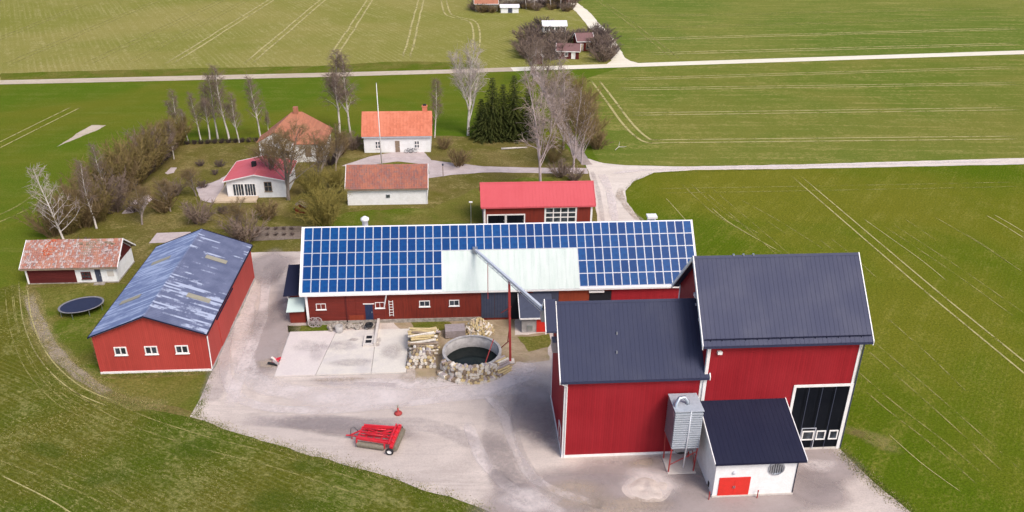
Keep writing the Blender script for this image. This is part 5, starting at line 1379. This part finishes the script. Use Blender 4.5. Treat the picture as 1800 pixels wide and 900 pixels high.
p, h = px_h((940,128), (938,70)); put_tree('lane_tree', big4, p, h/H0, 'bare dark twigged tree beside the far gravel road', 'tree')
# big tree in front of the farmhouse
apple = bare_tree(150, H0, .30, (.02, 0), .20, 24, .50, .85, 5, 5, 1.0, .019, .1, 'bark_grey', 'twig_brown', 4, .07)
p, h = px_h((507,352), (515,215)); put_tree('old_garden_tree', apple, p, h/H0, 'spreading bare brown tree before the farmhouse', 'tree')
p, h = px_h((560,330), (560,240)); put_tree('old_garden_tree', apple, p, h/H0, 'bare brown tree between farmhouse and long white outbuilding', 'tree', rz=2)
for k, (b_, t_, lb) in enumerate([((478,330), (480,235), 'low bare brown tree at the left wall of the farmhouse'), ((590,300), (590,225), 'bare brown tree between the farmhouse and the cottage'), ((300,372), (300,315), 'small bare orchard tree near the plank floor'), ((345,345), (345,292), 'small bare orchard tree beside the garden path'), ((415,415), (415,350), 'bare orchard tree behind the peeling roof shed'), ((250,395), (250,325), 'bare orchard tree beside the brown hedge')]):
    p, h = px_h(b_, t_); put_tree('orchard_tree', apple, p, h/H0, lb, 'tree', rz=k*1.7)
# spruces
for k, (b, t, w_) in enumerate([((846,240),(838,172),4.2), ((866,244),(866,134),5.6), ((884,243),(880,146),4.8), ((903,243),(905,130),6.0), ((927,243),(930,150),4.4), ((856,246),(858,178),4.6)]):
    p, h = px_h(b, t); o = thing('spruce_tree', 'dark green spruce in the dense clump behind the garage', 'tree', (p.x, p.y, 0), k*1.1, 'spruces behind the garage')
    T_, C_ = spruce(200+k, h, w_*1.35); place('trunk', T_, o); place('crown', C_, o)
# olive budding willow beside the barn
wl_ = bush(301, 6.2, 6.5, 60, 34, 1.0, .028, 'twig_olive', 1.2, 2, 'twig_olive')
put_tree('willow_bush', wl_, g(572, 394), 1.0, 'large olive budding willow behind the solar barn', 'bush', names=('stems', 'twigs'))
wl2 = bush(302, 4.6, 4.4, 40, 26, .9, .026, 'twig_olive', .8, 1, 'twig_olive')
put_tree('willow_bush', wl2, g(555, 345), 1.0, 'smaller olive budding bush beside the farmhouse', 'bush', names=('stems', 'twigs'))
put_tree('willow_bush', wl2, g(592, 330), .8, 'olive budding bush at the corner of the long white outbuilding', 'bush', names=('stems', 'twigs'))
# brown hedge trees down the left edge of the garden
HB = [bush(310+k, 6.8, 6.2, 46, 32, 1.1, .032, c, .3, 1, c) for k, c in enumerate(('twig_brown', 'twig_hedge', 'twig_purple', 'twig_hedge'))]
hp_ = [(95,414,.75), (122,408,.9), (150,398,.95), (175,388,1.0), (200,372,1.0), (190,350,1.0), (215,345,1.05), (232,330,1.05), (245,316,1.0), (262,302,1.05), (275,288,1.0), (288,276,1.0), (300,264,1.0), (312,256,.9), (140,375,.8), (165,352,.8), (232,300,.75), (262,275,.75)]
for k, (x, y, s) in enumerate(hp_):
    put_tree('hedge_bush', HB[(0, 1, 2, 3, 0, 1)[(k*5) % 6]], g(x, y), s*random.uniform(.85, 1.1), 'tall brown leafless bush in the overgrown garden hedge', 'bush', 'bushes of the garden hedge', random.uniform(0, 6), ('stems', 'twigs'))
# dark clipped hedge: a run of bushes
DH = bush(330, 1.6, 1.7, 30, 20, .4, .022, 'twig_dark', .1, 2, 'hedge_leaf')
for k in range(13):
    t = k/12; x = 228+(293-228)*t; y = 336+(278-336)*t
    put_tree('clipped_hedge', DH, g(x, y), random.uniform(.9, 1.15), 'dark leafless bush of the low clipped hedge', 'bush', 'low clipped hedge', random.uniform(0, 6), ('stems', 'twigs'))
for k in range(12):
    t = k/11; x = 330+(462-330)*t; y = 254+(249-254)*t
    put_tree('clipped_hedge', DH, g(x, y), .55, 'low dark bush along the back fence under the birches', 'bush', 'back fence bushes', random.uniform(0, 6), ('stems', 'twigs'))
# garden shrubs
SB = [bush(340+k, 2.4, 3.0, 30, 22, .6, .024, c, .3, 0) for k, c in enumerate(('twig_brown', 'twig_dark', 'twig_purple'))]
for x, y, s, k, lb in [(352,292,.5,1,'low dark shrub on the lawn, rearmost near the birch row'), (388,293,.55,1,'low dark shrub beside the gravel path in the upper lawn'), (378,307,.4,1,'small dark round shrub on the lawn'), (358,330,.55,1,'dark flat shrub at the path corner'), (395,376,.6,1,'small dark shrub in front of the timber deck'),
                       (305,345,1.2,2,'greyish bare fruit bush left of the garden path'), (350,392,1.45,2,'large bare purple twigged fruit bush behind the peeling roof shed'), (290,372,1.3,0,'brown bare fruit bush near the plank floor'), (430,425,1.7,2,'tall dense bare shrub beside the vegetable bed'), (470,385,1.2,0,'brown bare shrub in front of the sunroom annex'),
                       (780,262,.95,0,'golden brown shrub at the corner of the white cottage'), (805,292,1.3,0,'tall golden brown shrub beside the garden path'), (620,262,1.3,2,'dark bare shrub at the left wall of the white cottage'), (598,272,1.2,0,'brown bare shrub between farmhouse and cottage'), (580,290,1.1,1,'dark bare shrub behind the long white outbuilding'),
                       (985,310,1.2,2,'pink grey bush at the foot of the lane trees'), (1010,318,1.0,2,'purple grey bush beside the red garage roof'), (1050,262,1.3,0,'brown bush at the edge of the middle field'), (1035,235,1.3,0,'golden brown bush between lane trees and field'), (1020,200,1.5,0,'tall golden brown bush behind the lane trees'), (1000,180,1.3,0,'golden brown bush at the far end of the lane trees'),
                       (238,372,.9,1,'dark low shrub beside the pale garden path'), (150,440,.8,1,'dark shrub behind the old tiled outbuilding')]:
    put_tree('garden_shrub', SB[k], g(x, y), s, lb, 'shrub', rz=random.uniform(0, 6), names=('stems', 'twigs'))
GB = bush(350, 4.2, 4.6, 30, 22, 1.0, .026, 'twig_gold', .3, 0)
for k, (x, y, s) in enumerate(((968,165,1.0), (990,150,.9), (1012,165,1.1), (1030,185,1.1), (1020,215,1.2), (1040,235,1.1), (1050,258,.9), (1005,205,1.0), (985,190,.9), (970,285,.8), (978,262,.8))):
    put_tree('golden_bush', GB, g(x, y), s, 'golden brown bare bush of the thicket around the narrow lane', 'bush', 'golden bushes around the lane', k*1.3, ('stems', 'twigs'))
# fallen white branches on the field edge
for x, y, a in ((1092,262,.6),):
    tag(MB().tube([(-1.6, 0, .15), (-.5, .2, .5), (.6, 0, .3), (1.7, .3, .1)], [.06, .05, .04, .02], 6).tube([(-.5, .2, .5), (.2, .8, .9), (.8, 1.3, 1.0)], [.04, .03, .015], 5).build('fallen_branch', 'bark_white', None, True, g(x, y), a), 'pale fallen branch lying at the edge of the crop', 'branch', 'fallen branches')
# vegetable bed plants
for k in range(10):
    put_tree('bed_plant', SB[1], g(456+8*(k % 5)*1.8, 404+10*(k//5)), .22, 'small dark plant in the vegetable bed', 'plant', 'plants in the vegetable bed', k, ('stems', 'twigs'))

# ------------------------------------------------------------------ far hamlet beside the lane
def small_house(name, label, bx, w_, d_, tip, rid, wall, roof, rz=0, cat='house'):
    b = g(*bx)
    h_ = house(name, label, cat, b.x-w_/2, b.x+w_/2, b.y, b.y+d_, tip, rid, .3, .3, wall, roof, ribs=.6, barge=.15, corner=False)
    h_.rotation_euler.z += rz; return h_
h1 = small_house('red_cabin', 'small red cabin with rust brown roof beside the far lane', (1027,90), 4.6, 5.0, 2.8, 4.6, 'red_old', 'hamlet_roof', .1)
Wall(h1).window(.2, 1.4, .6, 2.2, 2, 2, .1, 'wood_pale'); Wall(h1).door(-1.6, -.7, .1, 2.0, 'wood_pale', 'white_trim')
h2 = small_house('red_cabin', 'low dark red cabin hidden among purple shrubs', (1000,104), 6.0, 4.0, 2.2, 3.8, 'dark_red', 'hamlet_roof', -.15)
Wall(h2).window(-1, 0, .8, 1.8, 2, 1, .1); Wall(h2).door(1.0, 1.9, .1, 2.0, 'white_trim', 'white_trim')
h3 = small_house('glass_shed', 'white glazed greenhouse among shrubs in the far hamlet', (975,58), 7.2, 4.2, 2.2, 3.4, 'white_wall', 'rail_roof')
for k in range(4): Wall(h3).window(-3.3+k*1.7, -1.8+k*1.7, .5, 1.9, 2, 1, .1)
h4 = small_house('playhouse', 'tiny dark gabled playhouse with white trim by the far road', (945,113), 2.4, 2.4, 2.0, 3.2, 'dark_red', 'wood_brown', PI/2)
small_house('yellow_house', 'pale yellow farmhouse at the far end of the lane', (892,12), 12, 8, 5.4, 8.6, 'skylight', 'tile_brown')
small_house('yellow_annex', 'low ochre outbuilding beside the pale yellow farmhouse', (855,20), 8, 6, 2.6, 4.8, 'skylight', 'tile_rust', 0, 'outbuilding')
hw = small_house('white_shed', 'small white flat shed before the pale yellow farmhouse', (896,23), 6.2, 3.4, 2.0, 2.7, 'white_wall', 'rail_roof', 0, 'shed')
Wall(hw).door(-.6, .9, .1, 1.7, 'grey_door', None)
small_house('pink_house', 'long pinkish house at the far farm near the lane', (945,10), 12, 7, 3.2, 6.0, 'concrete_pink', 'tile_brown')
small_house('far_barn', 'brown barn at the far farm beside the lane', (985,5), 10, 8, 3.4, 6.4, 'red_old', 'wood_grey', 0, 'barn')
FB = [bush(400+k, 4.6, 6.2, 34, 22, 1.2, .05, c, .3, 0) for k, c in enumerate(('twig_purple', 'twig_dark', 'twig_brown'))]
rf = random.Random(77)
for k in range(34):
    t = rf.random()
    x = 912+150*t+rf.gauss(0, 4); y = 78+rf.uniform(-8, 26)+10*abs(t-.5)
    if 1010 < x < 1042 and y > 84: continue
    if 985 < x < 1012 and y > 98: continue
    put_tree('hamlet_bush', FB[k % 2 if x < 1050 else 0], g(x, y), rf.uniform(.7, 1.1), 'purple brown bare bush in the far hamlet thicket', 'bush', 'bushes of the far hamlet', rf.uniform(0, 6), ('stems', 'twigs'))
for x, y, s in ((1060,80,1.2), (1066,98,1.0), (1052,70,1.1), (935,62,.9), (955,52,.9), (1070,104,.7)):
    put_tree('hamlet_bush', FB[1], g(x, y), s, 'dark bare bush at the edge of the far hamlet', 'bush', 'edge bushes of the far hamlet', rf.uniform(0, 6), ('stems', 'twigs'))
for k in range(22):
    x = 838+165*k/21+rf.gauss(0, 3); y = rf.uniform(2, 22) if k % 2 else rf.uniform(-8, 6)
    if 880 < x < 915 and y > 12: continue
    put_tree('far_farm_bush', FB[k % 3], g(x, y), rf.uniform(.6, 1.1), 'bare bush around the far yellow farm', 'bush', 'bushes around the far farm', rf.uniform(0, 6), ('stems', 'twigs'))
for k in range(26):
    x = 836+168*k/25+rf.gauss(0, 2); y = rf.uniform(10, 23)
    if 876 < x < 922: y = min(y, 14)
    put_tree('far_farm_bush', FB[(k+k//3) % 3], g(x, y), rf.uniform(.4, .75), 'low bare bush along the front of the far yellow farm', 'bush', 'front bushes of the far farm', rf.uniform(0, 6), ('stems', 'twigs'))
for k, x in enumerate((925, 968, 985, 1000, 940)):
    p = g(x, 16); put_tree('birch_tree', BIR[k % 5], p, .75, 'white birch trunk standing at the far yellow farm', 'tree', 'birches at the far farm', k)

# ------------------------------------------------------------------ grass blades along edges and over the nearest crop
def blades(name, mat, spots, hmin, hmax, w_, seed):
    rd = random.Random(seed); mb = MB()
    for x, y in spots:
        a = rd.uniform(0, 2*PI); h = rd.uniform(hmin, hmax); l = Vector((rd.gauss(0, .35), rd.gauss(0, .35), 1))*h
        d = Vector((math.cos(a), math.sin(a), 0))*w_*rd.uniform(.6, 1.4)
        p = Vector((x, y, .02))
        mb.v += [tuple(p-d), tuple(p+d), tuple(p+l)]; k = len(mb.v); mb.f.append((k-3, k-2, k-1))
    me = bpy.data.meshes.new(name); me.from_pydata(mb.v, [], mb.f); me.materials.append(M[mat])
    o = bpy.data.objects.new(name, me); COL.objects.link(o); o['kind'] = 'stuff'
    return o
rg = random.Random(5)
def along(px, n, spread):
    P = G(px); out = []
    seg = [(P[i+1]-P[i]).length for i in range(len(P)-1)]; tot = sum(seg)
    for _ in range(n):
        d = rg.uniform(0, tot); i = 0
        while d > seg[i] and i < len(seg)-1: d -= seg[i]; i += 1
        p = P[i].lerp(P[i+1], d/seg[i]); cl = noise.noise(Vector((p.x*.8, p.y*.8, 0)))
        if rg.random() > .55+cl: continue
        out.append((p.x+rg.gauss(0, spread), p.y+rg.gauss(0, spread)))
    return out
edge1 = [(335,733), (420,762), (520,793), (650,830), (760,865), (870,903)]
edge2 = [(1475,790), (1500,815), (1545,858), (1600,900)]
sp = along(edge1, 6000, .4)+along(edge2, 2200, .4)+along([(372,655), (345,735)], 2500, .3)+along([(178,660), (372,655)], 2200, .25)+along([(90,630), (200,705), (335,733)], 2500, .4)
sp += along([(1098,336), (1115,318), (1150,304), (1400,297)], 2500, .3)+along([(720,668), (790,668), (890,655)], 900, .35)+along([(536,575), (640,566), (740,562)], 1500, .3)
tag(blades('edge_grass', 'blade_green', sp, .05, .16, .03, 1), 'short green grass growing along the yard edges', 'grass')
sp = along(edge1, 4500, .5)+along(edge2, 2200, .5)+along([(60,520), (74,575), (110,625), (200,700), (285,708)], 6000, .6)+along([(45,500), (62,580), (90,630)], 1500, .4)
tag(blades('dry_grass', 'blade_straw', sp, .05, .14, .03, 2), 'dry straw coloured grass along field edges', 'grass')
pts_s, pts_g = [], []
for _ in range(90000):
    x = rg.uniform(-45, 2); y = rg.uniform(44, 80)
    # left of the yard edge only
    ok = y < 75 and x < -27-(y-63)*.55 if y > 63.4 else x < -28+(63.4-y)*1.68
    if not ok: continue
    n_ = noise.noise(Vector((x*.25, y*.25, 3)))+.6*noise.noise(Vector((x*.9, y*.9, 7)))
    if n_ > .12 and rg.random() < .45: pts_s.append((x, y))
    elif rg.random() < .5: pts_g.append((x, y))
tag(blades('crop_blades', 'blade_green', pts_g, .05, .16, .022, 3), 'sparse green crop blades in the near left field', 'crop')
tag(blades('stubble', 'blade_straw', pts_s, .04, .12, .024, 4), 'pale straw stubble scattered over the near left field', 'stubble')

for o in bpy.data.objects:
    for k in ('_w', '_l'):
        if k in o: del o[k]
